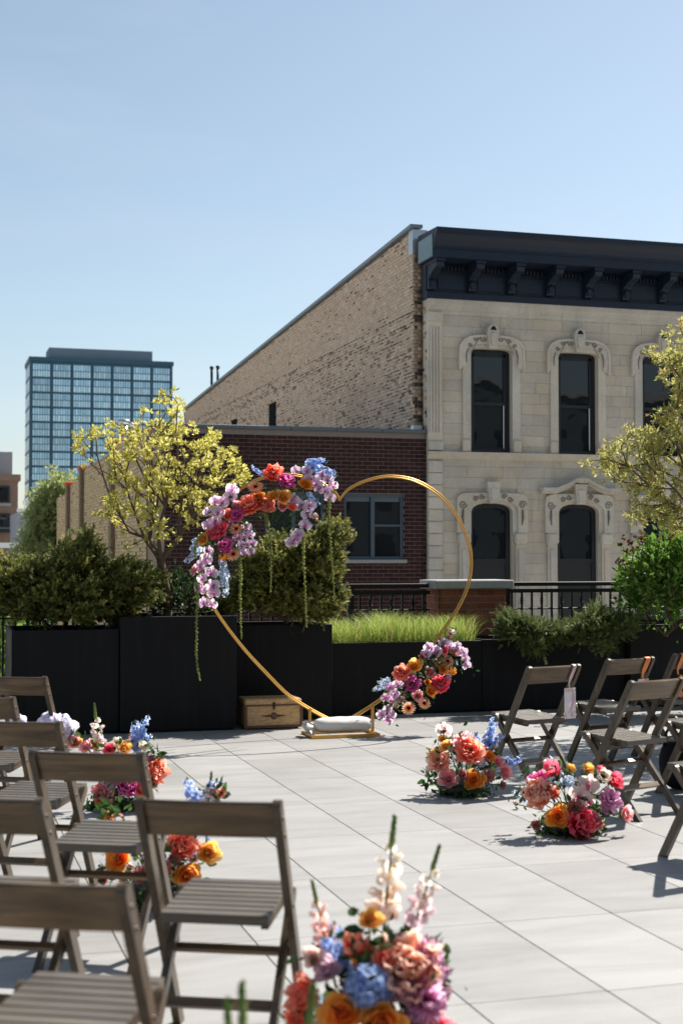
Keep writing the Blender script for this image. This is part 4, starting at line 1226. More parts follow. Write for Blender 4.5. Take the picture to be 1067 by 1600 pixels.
# bright broadleaf shrub
plant('broadleaf_shrub', 'bright green broadleaf shrub in the corner planter', 'shrub', at(1040, 978, 13.9), yew_bases(1040, 5, 13.9, 980),
      lump_targets([(1030, 880, 48, 34), (1075, 880, 60, 50), (1010, 905, 34, 34), (1045, 930, 58, 38), (1110, 930, 60, 50), (1000, 925, 26, 20)], 420, 13.9, .40, r1, .5), r1,
      (LEAF_V, LEAF_F), 9, .066, [(.06, .135, .022), (.19, .31, .055)], 'leaf', 'bark_brown', .0022, .07, .35, .3, .1, .02, .45, .014, crown='leaves', along=2)
SEEDS = cluster_template(9, 21, 1, .8, .35)
plant('dried_seed_heads', 'brown dried flower heads rising from the bright green shrub', 'plant', at(1000, 975, 13.6), [np.array(at(1012, 975, 13.65))],
      [np.array(at(x, y, 13.6)) for x, y in ((975, 842), (985, 850), (995, 840), (968, 852), (1005, 848), (980, 862), (990, 860), (1003, 838), (972, 882), (968, 878), (978, 880), (1046, 842), (1050, 836))], r1,
      SEEDS, 5, .03, [(.07, .03, .015), (.15, .07, .035)], 'leaf', 'bark_brown', .0016, .018, .3, .5, .1, .01, .4, .005, crown='seed_heads')
# trailing junipers
FEA = sprig_template(18, 8, .34, .035, True)
for lab, bx, lumps, n in (('trailing juniper spilling over the low planter beside the brick pier', 830, [(815, 984, 36, 13), (860, 990, 36, 10), (798, 974, 12, 12), (835, 1003, 14, 14)], 170),
                          ('trailing juniper with upright sprays before the black railing', 935, [(925, 980, 34, 13), (965, 976, 28, 15), (900, 990, 30, 10), (940, 1003, 12, 12), (932, 962, 12, 10)], 180)):
    plant('juniper', lab, 'shrub', at(bx, 1000, 13.75), yew_bases(bx, 6, 13.75, 1000, 35), lump_targets(lumps, n, 13.7, .25, r1, .4), r1,
          FEA, 10, .095, [(.05, .08, .025), (.20, .23, .07)], 'needle', 'bark_brown', .0018, .03, .25, .2, .1, .012, .45, .01, group='junipers', crown='needles', along=1)
# far green tree
poly = [(28, 868), (45, 830), (52, 800), (62, 770), (78, 752), (98, 744), (114, 752), (140, 800), (140, 870)]
plant('willow_tree', 'pale green feathery tree beyond the tan side wall', 'tree', (at(90, 870, 47).x, at(90, 870, 47).y, STREET), [np.array((at(90, 870, 47).x, at(90, 870, 47).y, STREET))],
      poly_targets(poly, 420, 47, 1.1, r1), r1, CL2, 5, .22, [(.22, .28, .10), (.42, .46, .20)], 'leaf', 'bark_grey', .008, .16, .6, .5, .4, .05, .5, .2)
plant('street_shrub', 'bright green foliage seen through the corner railing', 'shrub', (at(14, 1010, 24).x, at(14, 1010, 24).y, STREET), [np.array((at(14, 1010, 24).x, at(14, 1010, 24).y, STREET))],
      poly_targets([(-60, 1060), (-60, 950), (10, 940), (60, 955), (60, 1060)], 260, 24, .8, r1), r1, (LEAF_V, LEAF_F), 8, .13, [(.10, .19, .03), (.22, .33, .06)], 'leaf', 'bark_grey', .006, .12, .6, .5, .3, .04, .5, .1, crown='leaves')

# ornamental grass: two planter lengths of arching blades
def grass_field(x0, x1, y0, y1, z, n, hmin, hmax, r):
    px = r.uniform(x0, x1, n); py = r.uniform(y0, y1, n)
    cl = np.sin(px * 9) * .25 + np.sin(px * 4.1 + 2) * .2
    h = r.uniform(hmin, hmax, n) * (1 + .3 * cl)
    a = r.uniform(0, 2 * math.pi, n); lean = r.uniform(.1, 1.0, n) * h
    dx, dy = np.cos(a) * lean, np.sin(a) * lean
    wdt = r.uniform(.0016, .0032, n)
    sx, sy = -np.sin(a) * wdt, np.cos(a) * wdt
    V = np.zeros((n, 7, 3)); t = [0, .4, .75, 1.0]
    for k, tt in enumerate(t):
        cx, cy, cz_ = px + dx * tt ** 2, py + dy * tt ** 2, z + h * (tt - .22 * tt ** 3)
        if k < 3:
            V[:, 2 * k] = np.stack([cx - sx * (1 - .25 * k), cy - sy * (1 - .25 * k), cz_], 1); V[:, 2 * k + 1] = np.stack([cx + sx * (1 - .25 * k), cy + sy * (1 - .25 * k), cz_], 1)
        else: V[:, 6] = np.stack([cx, cy, cz_], 1)
    fq = np.array([(0, 1, 3, 2), (2, 3, 5, 4)]); ft = np.array([(4, 5, 6)])
    off = (np.arange(n) * 7)[:, None, None]
    q = r.random((n, 1)); c = np.array([.17, .26, .03]) * (1 - q) + np.array([.42, .50, .12]) * q
    dead = r.random(n) < .12; c[dead] = (.42, .34, .16)
    return mesh_np('grass', V.reshape(-1, 3), [(fq[None] + off).reshape(-1, 4), (ft[None] + off).reshape(-1, 3)], M['blade'], np.repeat(c, 7, axis=0))
gx1 = onY(735, 1000, 13.2).x
go = obj('ornamental_grass', grass_field(3.72, gx1 - .05, 12.93, 13.54, .60, 5200, .18, .46, r1))
tag(go, 'fine bright green ornamental grass filling the low planter', 'grass', kind='stuff')

# ================================================================== folding chairs
def make_chair():
    t = empty('folding_chair')
    W2 = .205
    top, foot = Vector((0, -.235, .795)), Vector((0, .215, .0))
    ltop, lfoot = Vector((0, .165, .455)), Vector((0, -.245, .0))
    d = (top - foot).normalized()
    for s_ in (-1, 1):
        m_ = MB(); x = s_ * W2
        # post with rounded top end and level foot
        nrm = Vector((0, d.z, -d.y)); hw = .021
        pts = []
        a, b = foot + nrm * hw, foot - nrm * hw
        a = a - d * (a.z / d.z); b = b - d * (b.z / d.z)
        prof = [(a.y, a.z), (b.y, b.z)]
        for q in range(7):
            an = math.pi * q / 6
            p = top - d * hw + (-nrm * math.cos(an) + d * math.sin(an)) * hw
            prof.append((p.y, p.z))
        m_.profile_x(prof[::-1], x - .0125, x + .0125)
        po = m_.build('back_post', M['chair_wood_upright'], t)
        m_ = MB()
        for f in (.565, .93, .86):
            p = foot + (top - foot) * f
            m_.tube([(x + s_ * .0115, p.y, p.z), (x + s_ * .0155, p.y, p.z)], .0065, 8)
        tag(m_.build('bolt', M['screw_steel'], po), kind='stuff')
        m_ = MB(); x = s_ * (W2 - .029)
        dl = (ltop - lfoot).normalized(); nl = Vector((0, dl.z, -dl.y)); hw = .019
        a, b = lfoot + nl * hw, lfoot - nl * hw
        a = a - dl * (a.z / dl.z); b = b - dl * (b.z / dl.z)
        prof = [(a.y, a.z), (b.y, b.z)]
        for q in range(7):
            an = math.pi * q / 6; p = ltop - dl * hw + (-nl * math.cos(an) + dl * math.sin(an)) * hw; prof.append((p.y, p.z))
        m_.profile_x(prof[::-1], x - .0115, x + .0115)
        lg = m_.build('leg', M['chair_wood_upright'], t)
    # back board: slightly curved plank set into the posts
    m_ = MB(); V = []; n = 8
    u = d; nn = Vector((0, d.z, -d.y))
    for i in range(n + 1):
        x = -W2 + .0115 + (2 * W2 - .023) * i / n; bow = .010 * (1 - (2 * i / n - 1) ** 2)
        for (aa, bb) in ((-.130, -.008), (-.010, -.008), (-.006, 0), (-.010, .008), (-.130, .008)):
            p = top + u * aa - nn * 0 + Vector((0, -1, 0)) * bow + nn * bb
            V.append((x, p.y, p.z))
    F = []
    for i in range(n):
        for q in range(5): F.append((i * 5 + q, i * 5 + (q + 1) % 5, (i + 1) * 5 + (q + 1) % 5, (i + 1) * 5 + q))
    F += [(4, 3, 2, 1, 0), tuple(n * 5 + q for q in range(5))]
    m_.add(V, F); m_.build('back_board', M['chair_wood_lateral'], t)
    # seat: frame rails and eight slats
    sw_ = W2 - .045
    def sz(y): return .432 + (y + .13) * .055
    for s_ in (-1, 1):
        m_ = MB(); m_.beam((s_ * (sw_ - .012), -.135, sz(-.135) - .017), (s_ * (sw_ - .012), .205, sz(.205) - .017), .022, .030, (1, 0, 0)); m_.build('seat_rail', M['chair_wood_upright'], t)
    ns = 8; y0, y1 = -.155, .225; sl = (y1 - y0) / ns
    for i in range(ns):
        ya, yb_ = y0 + i * sl + .0005, y0 + (i + 1) * sl - .0005
        m_ = MB(); th = .016 if 0 < i < ns - 1 else .030
        yc = (ya + yb_) / 2; z1 = sz(yc) + .012
        m_.box((-sw_ - .004, ya, z1 - th), (sw_ + .004, yb_, z1), bev=.0012)
        m_.build('seat_slat', M['chair_wood_seat'], t)
    # stretchers between the posts and between the legs
    p = foot + (top - foot) * .36
    m_ = MB(); m_.beam((-W2 + .012, p.y, p.z), (W2 - .012, p.y, p.z), .016, .026, (0, d.y, d.z)); m_.build('stretcher', M['chair_wood_lateral'], t)
    p = lfoot + (ltop - lfoot) * .36
    m_ = MB(); m_.beam((-W2 + .03, p.y, p.z), (W2 - .03, p.y, p.z), .030, .018, (0, dl.y, dl.z)); m_.build('stretcher', M['chair_wood_lateral'], t)
    m_ = MB(); m_.tube([(-sw_, .155, sz(.155) - .02), (sw_, .155, sz(.155) - .02)], .006, 6); m_.build('pivot_rod', M['screw_steel'], t)
    return t
chair0 = make_chair()
chair_used = [False]
def place_chair(side, x, z, phi, label):
    """side: which back-post top (+1 right, -1 left) stands at x right / z ahead of the camera; phi: heading right of the view"""
    hd = YAW + math.radians(phi)
    rz = -hd
    c = chair0 if not chair_used[0] else copy_tree(chair0)
    chair_used[0] = True
    rot = Matrix.Rotation(rz, 3, 'Z')
    p = cw(x, z) - rot @ Vector((side * .205, -.235, 0))
    c.location = (p.x, p.y, 0.0); c.rotation_euler = (0, 0, rz + math.radians(random.uniform(-2, 2)))
    tag(c, label, 'chair', 'wooden folding chairs')
    return c
CH = {}
for key, side, x, z, phi, label in (
    ('L0', 1, -.474, 3.085, 10, 'dark wooden folding chair in the nearest row, cut by the bottom edge'),
    ('L1', 1, -.192, 4.125, 10, 'dark wooden folding chair fully in view before the tall snapdragon bouquet'),
    ('L2', 1, -.883, 4.17, 10, 'dark wooden folding chair cut by the left edge, second row from the bottom'),
    ('L3', 1, -.719, 5.15, 9, 'dark wooden folding chair whose back hides the third-row aisle bouquet'),
    ('L4', 1, -1.205, 6.12, 9, 'dark wooden folding chair, third back from the lilac cloth chair'),
    ('L5', 1, -1.74, 8.40, 9, 'dark wooden folding chair with pastel cloth on its seat'),
    ('L6', 1, -1.66, 7.17, 9, 'dark wooden folding chair just before the lilac cloth chair'),
    ('R1', -1, 1.215, 9.15, -33, 'dark wooden folding chair with a white card on pink ribbon'),
    ('R2', -1, 1.85, 9.84, -33, 'dark wooden folding chair with an orange ribbon on its back'),
    ('R3', -1, 1.653, 8.10, -36, 'dark wooden folding chair beside the hot pink peony bouquet'),
    ('R4', -1, 2.44, 10.37, -33, 'dark wooden folding chair with peach paper on its seat, by the right edge'),
    ('R5', -1, 1.86, 6.80, -34, 'dark wooden folding chair nearest on the right, mostly out of frame'),
    ('R6', -1, 2.27, 8.72, -35, 'dark wooden folding chair behind the hot pink bouquet chair, cut by the edge')):
    CH[key] = place_chair(side, x, z, phi, label)

# ================================================================== heart-shaped arch, sandbag, chest
HY = 11.51
half = [(531, 779), (545, 763), (575, 749), (610, 743), (650, 750), (688, 773), (714, 805), (731, 840), (737, 872), (734, 908), (721, 942), (700, 976), (672, 1014), (641, 1050), (611, 1082), (581, 1104), (555, 1120), (531, 1133)]
hp = [onY(x, y, HY) for x, y in half]
hcx = onY(531, 950, HY).x
def catmull(pts, n=6):
    out = []
    for i in range(len(pts) - 1):
        p0, p1, p2, p3 = pts[max(i - 1, 0)], pts[i], pts[i + 1], pts[min(i + 2, len(pts) - 1)]
        for k in range(n):
            t = k / n
            out.append(.5 * ((2 * p1) + (p2 - p0) * t + (2 * p0 - 5 * p1 + 4 * p2 - p3) * t * t + (3 * p1 - p0 - 3 * p2 + p3) * t ** 3))
    return out + [pts[-1]]
right = catmull([Vector((p.x, HY, p.z)) for p in hp])
left = [Vector((2 * hcx - p.x, HY, p.z)) for p in right]
loop = right + left[::-1][1:-1]
cen = Vector((hcx, HY, 1.05))
arch_o = empty('heart_arch', (hcx, HY, 0), 0, 'gold metal heart-shaped wedding arch dressed with flowers', 'arch')
m_ = MB(); m_.tube([p - arch_o.location for p in loop], .0075, 8, closed=True); m_.build('heart_hoop', M['gold_paint'], arch_o, True)
m_ = MB(); m_.tube([p - arch_o.location + (cen - p).normalized() * .0155 + Vector((0, .010, 0)) for p in loop], .0068, 8, closed=True); m_.build('inner_hoop', M['gold_paint'], arch_o, True)
ux0, ux1 = onY(484, 1120, HY).x - hcx, onY(582, 1120, HY).x - hcx
uz = onY(582, 1104, HY).z
for xx in (ux0, ux1):
    m_ = MB(); m_.box((xx - .011, -.011, .028), (xx + .011, .011, uz)); m_.build('upright', M['gold_paint'], arch_o)
for (a, b, nm) in (((ux0 - .03, -.16), (ux1 + .012, -.16), 'base_bar'), ((ux0 - .03, .16), (ux1 + .012, .16), 'base_bar'), ((ux0, -.149), (ux0, .149), 'base_cross_bar'), ((ux1, -.149), (ux1, .149), 'base_cross_bar')):
    m_ = MB(); m_.beam((a[0], a[1], .0142), (b[0], b[1], .0142), .022, .026, (0, 1, 0) if nm == 'base_bar' else (1, 0, 0)); m_.build(nm, M['gold_paint'], arch_o)

# sandbag across the base
sbp = onY(531, 1135, HY)
bag = empty('sandbag', (hcx + .02, HY - .02, .03), 0, 'off-white canvas sandbag weighing down the arch base', 'sandbag')
V = []; F = []; nu, nv = 30, 16; L_ = .255
rb_ = random.Random(4)
ph = [rb_.uniform(0, 6.28) for _ in range(12)]
for i in range(nu + 1):
    t = i / nu; x = -L_ + 2 * L_ * t
    e = max(0.0, 1 - abs(2 * t - 1) ** 5) ** .4
    for j in range(nv):
        a = 2 * math.pi * j / nv
        wr = .035 * math.sin(9 * t + ph[0] + 2 * math.sin(a)) * math.sin(a * 2 + ph[1]) + .02 * math.sin(23 * t + ph[2] + a)
        ry, rz_ = .105 * e * (1 + wr), .066 * e * (1 + wr)
        z_ = .064 + rz_ * math.sin(a) * (1 if math.sin(a) > 0 else .97)
        V.append((x, ry * math.copysign(abs(math.cos(a)) ** .85, math.cos(a)), max(z_, .0)))
for i in range(nu):
    for j in range(nv): F.append((i * nv + j, (i + 1) * nv + j, (i + 1) * nv + (j + 1) % nv, i * nv + (j + 1) % nv))
m_ = MB(); m_.add(V, F); m_.build('bag', M['canvas'], bag, True)
V = []; F = []; nu, nv = 8, 22
for i in range(nu + 1):
    t = i / nu
    for j in range(nv):
        a = 2 * math.pi * j / nv; r_ = .025 + .075 * t ** 1.2 * (1 + .35 * math.sin(5 * a + 2 * t) + .2 * math.sin(9 * a))
        V.append((-L_ + .02 - .085 * t - .02 * t * math.sin(3 * a), r_ * math.cos(a), max(.002, .05 + r_ * .62 * math.sin(a) - .012 * t)))
for i in range(nu):
    for j in range(nv): F.append((i * nv + j, (i + 1) * nv + j, (i + 1) * nv + (j + 1) % nv, i * nv + (j + 1) % nv))
m_ = MB(); m_.add(V, F); m_.build('gathered_end', M['canvas'], bag, True)
m_ = MB(); m_.tube([(-L_ + .012, .031 * math.cos(a * .785), .05 + .028 * math.sin(a * .785)) for a in range(8)], .006, 5, closed=True); m_.build('tie_cord', M['canvas'], bag)

# chest
cp0, cp1 = onZ(381, 1141), onZ(472, 1138)
cl_ = (cp1 - cp0).length; cdep = .34
crz = math.atan2(cp1.y - cp0.y, cp1.x - cp0.x)
chh = .262
chest = empty('wooden_chest', (cp0.x + .01, cp0.y, 0), 0.0, 'small blond wooden chest with dark edges and carved emblem', 'chest')
m_ = MB(); m_.box((.012, .012, .022), (cl_ - .012, cdep - .012, chh - .062)); m_.build('box', M['chest_wood'], chest)
m_ = MB(); m_.box((.008, .008, chh - .060), (cl_ - .008, cdep - .008, chh), bev=.012); lid = m_.build('lid', M['chest_wood'], chest)
for (a, b) in (((0, 0), (.022, .022)), ((cl_ - .022, 0), (cl_, .022)), ((0, cdep - .022), (.022, cdep)), ((cl_ - .022, cdep - .022), (cl_, cdep))):
    m_ = MB(); m_.box((a[0], a[1], .012), (b[0], b[1], chh - .064)); m_.build('corner_post', M['chest_trim'], chest)
m_ = MB(); m_.box((.0225, .002, .012), (cl_ - .0225, .010, .034)); m_.build('bottom_trim', M['chest_trim'], chest)
m_ = MB(); m_.box((.002, .0225, .012), (.010, cdep - .0225, .034)); m_.build('bottom_trim', M['chest_trim'], chest)
m_ = MB(); m_.box((.004, .003, chh - .0615), (cl_ - .004, .0085, chh - .046)); m_.build('lid_trim', M['chest_trim'], lid)
for fx in (.03, cl_ - .06):
    for fy in (.03, cdep - .06):
        m_ = MB(); m_.lathe([(.013, 0), (.017, .006), (.012, .0125)], (fx + .015, fy + .015, 0), 10); m_.build('foot', M['chest_trim'], chest)
m_ = MB(); m_.box((cl_ / 2 - .012, .0, chh - .075), (cl_ / 2 + .012, .008, chh - .03), bev=.002); m_.box((cl_ / 2 - .006, -.004, chh - .095), (cl_ / 2 + .006, .004, chh - .06)); m_.build('clasp', M['iron_dark'], chest)
m_ = MB(); ez = .115; ex = cl_ / 2
m_.lathe([(.026, 0), (.030, .004), (.020, .007), (.008, .008)], n=14)
m_.v = [(ex + v[0], .012 - v[2], ez + v[1]) for v in m_.v]
for s_ in (-1, 1):
    for (dx, rr_) in ((.042, .016), (.066, .012), (.086, .008)):
        b0 = len(m_.v); m_.lathe([(rr_, 0), (rr_ * .7, .006), (rr_ * .2, .007)], n=8); m_.v[b0:] = [(ex + s_ * dx + v[0] * 1.2, .012 - v[2], ez + v[1] * .8) for v in m_.v[b0:]]
    m_.tube([(ex + s_ * .03, .009, ez), (ex + s_ * .1, .009, ez)], .004, 5)
tag(m_.build('carved_emblem', M['chest_trim'], chest, True), kind='stuff')

# ================================================================== flowers
def lerp(a, b, t): return tuple(x * (1 - t) + y * t for x, y in zip(a, b))
def petal(m_, az, L, W, a0, a1, r0=.05, z0=0.0, c0=(1, 1, 1), c1=(1, 1, 1), cup=.25, ruf=0.0, nu=4, nv=4, tip=.8, r=random, notch=0.0):
    """one petal leaving the centre at azimuth az; a0..a1 elevation (deg) from base to tip"""
    V = []; C = []; rr_, zz_ = r0, z0; ca, sa = math.cos(az), math.sin(az)
    ph_ = r.uniform(0, 6.28); k = r.uniform(.88, 1.1)
    for i in range(nu + 1):
        t = i / nu
        if i:
            el = math.radians(a0 + (a1 - a0) * (t - .5 / nu)); rr_ += L / nu * math.cos(el); zz_ += L / nu * math.sin(el)
        el = math.radians(a0 + (a1 - a0) * t)
        wd = W * (math.sin(math.pi * min(1, .10 + .80 * t ** tip)) ** .75)
        for j in range(nv + 1):
            v = -1 + 2 * j / nv
            off = cup * wd * v * v + ruf * t * math.sin(v * 5 + ph_) * W - (notch * L * t ** 3 * (1 - abs(v)) if notch else 0)
            # offset along the petal normal (towards the flower axis)
            nr, nz = -math.sin(el), math.cos(el)
            R2, Z2 = rr_ + nr * off, zz_ + nz * off
            lat = wd * v
            V.append((R2 * ca - lat * sa, R2 * sa + lat * ca, Z2))
            C.append(tuple(min(1, x * k) for x in lerp(lerp(c0, c1, min(1, t * 1.1)), (1, .93, .88), .10 * max(0, t - .7) / .3)))
    F = []
    for i in range(nu):
        for j in range(nv): F.append((i * (nv + 1) + j, (i + 1) * (nv + 1) + j, (i + 1) * (nv + 1) + j + 1, i * (nv + 1) + j + 1))
    m_.add(V, F, C)
def blob(m_, c, r_, col, sq=1.0, n=6):
    prof = [(.02 * r_, -r_ * sq), (.75 * r_, -.65 * r_ * sq), (r_, 0), (.75 * r_, .65 * r_ * sq), (.02 * r_, r_ * sq)]
    m_.lathe(prof, c, n, col)
GREEN = (.07, .14, .03)
def calyx(m_):
    for k in range(5): petal(m_, k * 1.257, .45, .16, -60, 10, .02, -.12, GREEN, GREEN, .2, nu=2, nv=2)
def f_peony_full(c0, c1, seed):
    m_ = MB(); r = random.Random(seed)
    for n_, L, W, a0, a1, z0 in ((7, 1.55, .56, -15, 112, -.45), (7, 1.38, .50, 5, 118, -.38), (8, 1.15, .40, 25, 118, -.3), (8, 1.0, .32, 48, 112, -.2), (8, .85, .25, 62, 105, -.1), (7, .75, .2, 76, 100, 0)):
        o = r.uniform(0, 6)
        for k in range(n_): petal(m_, o + k * 6.283 / n_ + r.uniform(-.25, .25), L * r.uniform(.88, 1.08), W * r.uniform(.85, 1.15), a0 + r.uniform(-8, 8), a1 + r.uniform(-30, 12), .05, z0, c0, lerp(c1, (1, .8, .7), r.uniform(0, .12)), .30, .22, r=r, notch=.14)
    calyx(m_); return m_
def f_peony_open(c0, c1, seed):
    m_ = MB(); r = random.Random(seed)
    for n_, L, W, a0, a1, z0 in ((8, 1.12, .44, 0, 55, -.2), (8, 1.0, .38, 15, 78, -.15), (8, .84, .30, 30, 92, -.08), (8, .66, .22, 46, 96, -.04), (6, .5, .16, 60, 98, 0)):
        o = r.uniform(0, 6)
        for k in range(n_): petal(m_, o + k * 6.283 / n_ + r.uniform(-.25, .25), L * r.uniform(.88, 1.08), W * r.uniform(.85, 1.15), a0 + r.uniform(-8, 8), a1 + r.uniform(-24, 14), .06, z0, c0, lerp(c1, (1, .8, .7), r.uniform(0, .15)), .28, .24, r=r, notch=.12)
    for k in range(34):
        a, q = r.uniform(0, 6.28), r.uniform(.0, .22)
        p = Vector((math.cos(a) * q * .6, math.sin(a) * q * .6, 0)); e = Vector((math.cos(a) * q * 1.3, math.sin(a) * q * 1.3, r.uniform(.28, .42)))
        m_.tube([p, e], [.012, .028], 4, (.85, .45, .05))
    calyx(m_); return m_
def f_rose(c0, c1, seed, n_=27, flat=1.0):
    m_ = MB(); r = random.Random(seed)
    for k in range(n_):
        t = k / (n_ - 1)
        petal(m_, k * 2.3999 + r.uniform(-.15, .15), (.42 + .62 * t) * r.uniform(.93, 1.05), .16 + .34 * t, 86 - 66 * t * flat, 112 - 78 * t + r.uniform(-8, 8), .02 + .05 * t, .12 - .28 * t, c0, lerp(c0, c1, .35 + .65 * t), .34, .07, r=r, nv=3)
    calyx(m_); return m_
def f_carnation(c0, c1, seed):
    m_ = MB(); r = random.Random(seed)
    for k in range(44):
        t = (k / 43) ** .6
        petal(m_, k * 2.3999 + r.uniform(-.3, .3), (.72 + .25 * t) * r.uniform(.85, 1.1), .20 + .06 * t, 82 - 70 * t, 70 - 55 * t + r.uniform(-20, 25), .03, -.05 - .1 * t, c0, c1, .1, .45, 3, 4, .5, r)
    calyx(m_); return m_
def f_gerbera(c0, c1, seed):
    m_ = MB(); r = random.Random(seed)
    for n_, L, el in ((18, .86, 8), (16, .72, 18), (12, .42, 34)):
        o = r.uniform(0, 6)
        for k in range(n_): petal(m_, o + k * 6.283 / n_, L * r.uniform(.94, 1.05), .115, el + r.uniform(-6, 6), el - 12 + r.uniform(-8, 8), .14, 0, c0, c1, .12, 0, 3, 2, .6, r)
    m_.lathe([(.23, .02), (.22, .10), (.12, .14), (.02, .12)], (0, 0, 0), 12, (.16, .035, .02)); m_.lathe([(.11, .13), (.08, .165), (.01, .16)], (0, 0, 0), 8, (.05, .02, .015))
    calyx(m_); return m_
def f_tulip(c0, c1, seed):
    m_ = MB(); r = random.Random(seed)
    for k in range(6): petal(m_, k * 1.047 + (.0 if k % 2 else .1), 1.75, .50, 25 if k % 2 else 12, 105 if k % 2 else 92, .05, -.8, c0, c1, .36, .05, 5, 4, .9, r)
    for k in range(6): m_.tube([(0, 0, -.5), (.16 * math.cos(k), .16 * math.sin(k), .1)], [.02, .04], 4, (.25, .2, .03))
    return m_
def f_orchid(c0, c1, lip, seed):
    m_ = MB(); r = random.Random(seed)
    for az, L, W in ((1.571, .92, .34), (1.571 + 2.2, .92, .33), (1.571 - 2.2, .92, .33)): petal(m_, az, L, W, 6, -12, .05, 0, c0, c1, .12, .03, 4, 3, .9, r)
    for az in (.18, math.pi - .18): petal(m_, az, .98, .62, 12, -14, .05, .05, c0, c1, .10, .05, 4, 4, .8, r)
    petal(m_, -1.571, .45, .20, 40, 10, .04, .08, lip, lip, .5, .1, 3, 3, .8, r)
    for s_ in (-1, 1): petal(m_, -1.571 + s_ * 1.1, .26, .14, 60, 80, .05, .08, lip, lerp(lip, c1, .4), .5, .1, 2, 2, .8, r)
    blob(m_, (0, .02, .18), .085, lerp(c1, (.9, .7, .3), .4)); return m_
def floret(m_, pos, nrm, s_, c0, c1, r, n_=5, W=.42, eye=(.8, .8, .7)):
    b0 = len(m_.v); roll = r.uniform(0, 6.28)
    for k in range(n_): petal(m_, k * 6.283 / n_, .85, W, 30, -5, .06, 0, c0, c1, .12, .05, 2, 2, .8, r)
    if eye: blob(m_, (0, 0, .12), .14, eye, .7, 5)
    q = Vector(nrm).to_track_quat('Z', 'Y').to_matrix() @ Matrix.Rotation(roll, 3, 'Z')
    m_.v[b0:] = [tuple(q @ Vector(v) * s_ + Vector(pos)) for v in m_.v[b0:]]
def f_delphinium(c0, c1, seed, bend=.25, length=4.2, n_=17, fs=.62):
    """spray along +z, about 'length' long"""
    m_ = MB(); r = random.Random(seed); pts = []
    for k in range(9):
        t = k / 8; pts.append(Vector((bend * length * t * t, 0, length * t)))
    m_.tube(pts, [.06 - .04 * k / 8 for k in range(9)], 5, (.14, .22, .07))
    for k in range(n_):
        t = .25 + .72 * k / n_; p = Vector((bend * length * t * t, 0, length * t)); a = k * 2.4 + r.uniform(-.4, .4)
        d = Vector((math.cos(a), math.sin(a), r.uniform(-.1, .5))); s_ = fs * (1.1 - .55 * t) * r.uniform(.8, 1.15)
        m_.tube([p, p + d * .26], .018, 3, (.14, .22, .07)); floret(m_, p + d * .3, d + Vector((0, 0, .1)), s_, c0, c1 if r.random() < .7 else lerp(c1, (.75, .8, .9), .5), r, 5, .46)
    for k in range(5): blob(m_, pts[-1] + Vector((r.uniform(-.06, .06), r.uniform(-.06, .06), .06 * k - .1)), .07, (.22, .32, .20), 1.3, 5)
    return m_
def f_snapdragon(c0, c1, seed, length=5.0, n_=11):
    m_ = MB(); r = random.Random(seed)
    lean = r.uniform(-.06, .06); P = lambda t: Vector((lean * length * t * t, .02 * math.sin(5 * t), length * t))
    m_.tube([P(k / 7) for k in range(8)], [.07 - .045 * k / 7 for k in range(8)], 5, (.11, .18, .05))
    for k in range(n_):
        t = .38 + .44 * k / n_; p = P(t); a = k * 2.4 + r.uniform(-.3, .3); d = Vector((math.cos(a), math.sin(a), r.uniform(-.1, .35))).normalized(); s_ = .60 * (1.12 - .8 * (t - .38) / .44 * .75) * r.uniform(.85, 1.15)
        b0 = len(m_.v); c = lerp(c0, c1, (t - .38) / .44)
        for q in (-.55, .55): petal(m_, q + 1.57, .8, .42, 50, 120, .05, 0, c, lerp(c, (1, 1, 1), .12), .3, .18, 3, 2, .8, r)
        for q in (-.8, 0, .8): petal(m_, q - 1.57, .75, .38, 25, -35, .05, 0, c, lerp(c, (1, 1, 1), .12), .3, .18, 3, 2, .8, r)
        blob(m_, (0, -.05, .1), .25, lerp(c, (.85, .7, .25), .25), 1.0, 6)
        qm = d.to_track_quat('Z', 'Y').to_matrix(); m_.v[b0:] = [tuple(qm @ Vector(v) * s_ + p + d * .20) for v in m_.v[b0:]]
    for k in range(22):
        t = .80 + .20 * k / 22; p = P(t); a = k * 2.4; d = Vector((math.cos(a), math.sin(a), .5)); blob(m_, p + d * .10 * (1.35 - t), .10 * (1.55 - t) , lerp((.42, .50, .22), (.17, .27, .09), (t - .80) / .20), 1.5, 5)
    return m_
def f_hydrangea(c0, c1, seed):
    m_ = MB(); r = random.Random(seed)
    for k in range(46):
        z = 1 - 1.25 * (k + .5) / 46; q = math.sqrt(max(0, 1 - z * z)); a = k * 2.4; d = Vector((q * math.cos(a), q * math.sin(a), z))
        floret(m_, d * r.uniform(.72, 1.0), d + Vector((r.uniform(-.3, .3), r.uniform(-.3, .3), r.uniform(-.3, .3))), .34 * r.uniform(.8, 1.2), c0, lerp(c1, (.6, .68, .45), r.uniform(0, .35)), r, 4, .55, (.5, .6, .5))
    blob(m_, (0, 0, -.15), .58, (.10, .17, .06), 1, 8); return m_
def f_anemone(c0, c1, seed):
    m_ = MB(); r = random.Random(seed)
    for n_, L, el in ((6, 1.0, 18), (6, .86, 34)):
        for k in range(n_): petal(m_, k * 1.047 + (.5 if el > 20 else 0), L, .44, el, el + 25, .06, 0, c0, c1, .25, .08, 4, 3, .8, r)
    blob(m_, (0, 0, .12), .17, (.10, .14, .06), .8, 8)
    for k in range(20): a = k * .314; m_.tube([(.12 * math.cos(a), .12 * math.sin(a), .08), (.28 * math.cos(a), .28 * math.sin(a), .2)], [.01, .022], 3, (.45, .42, .30))
    calyx(m_); return m_
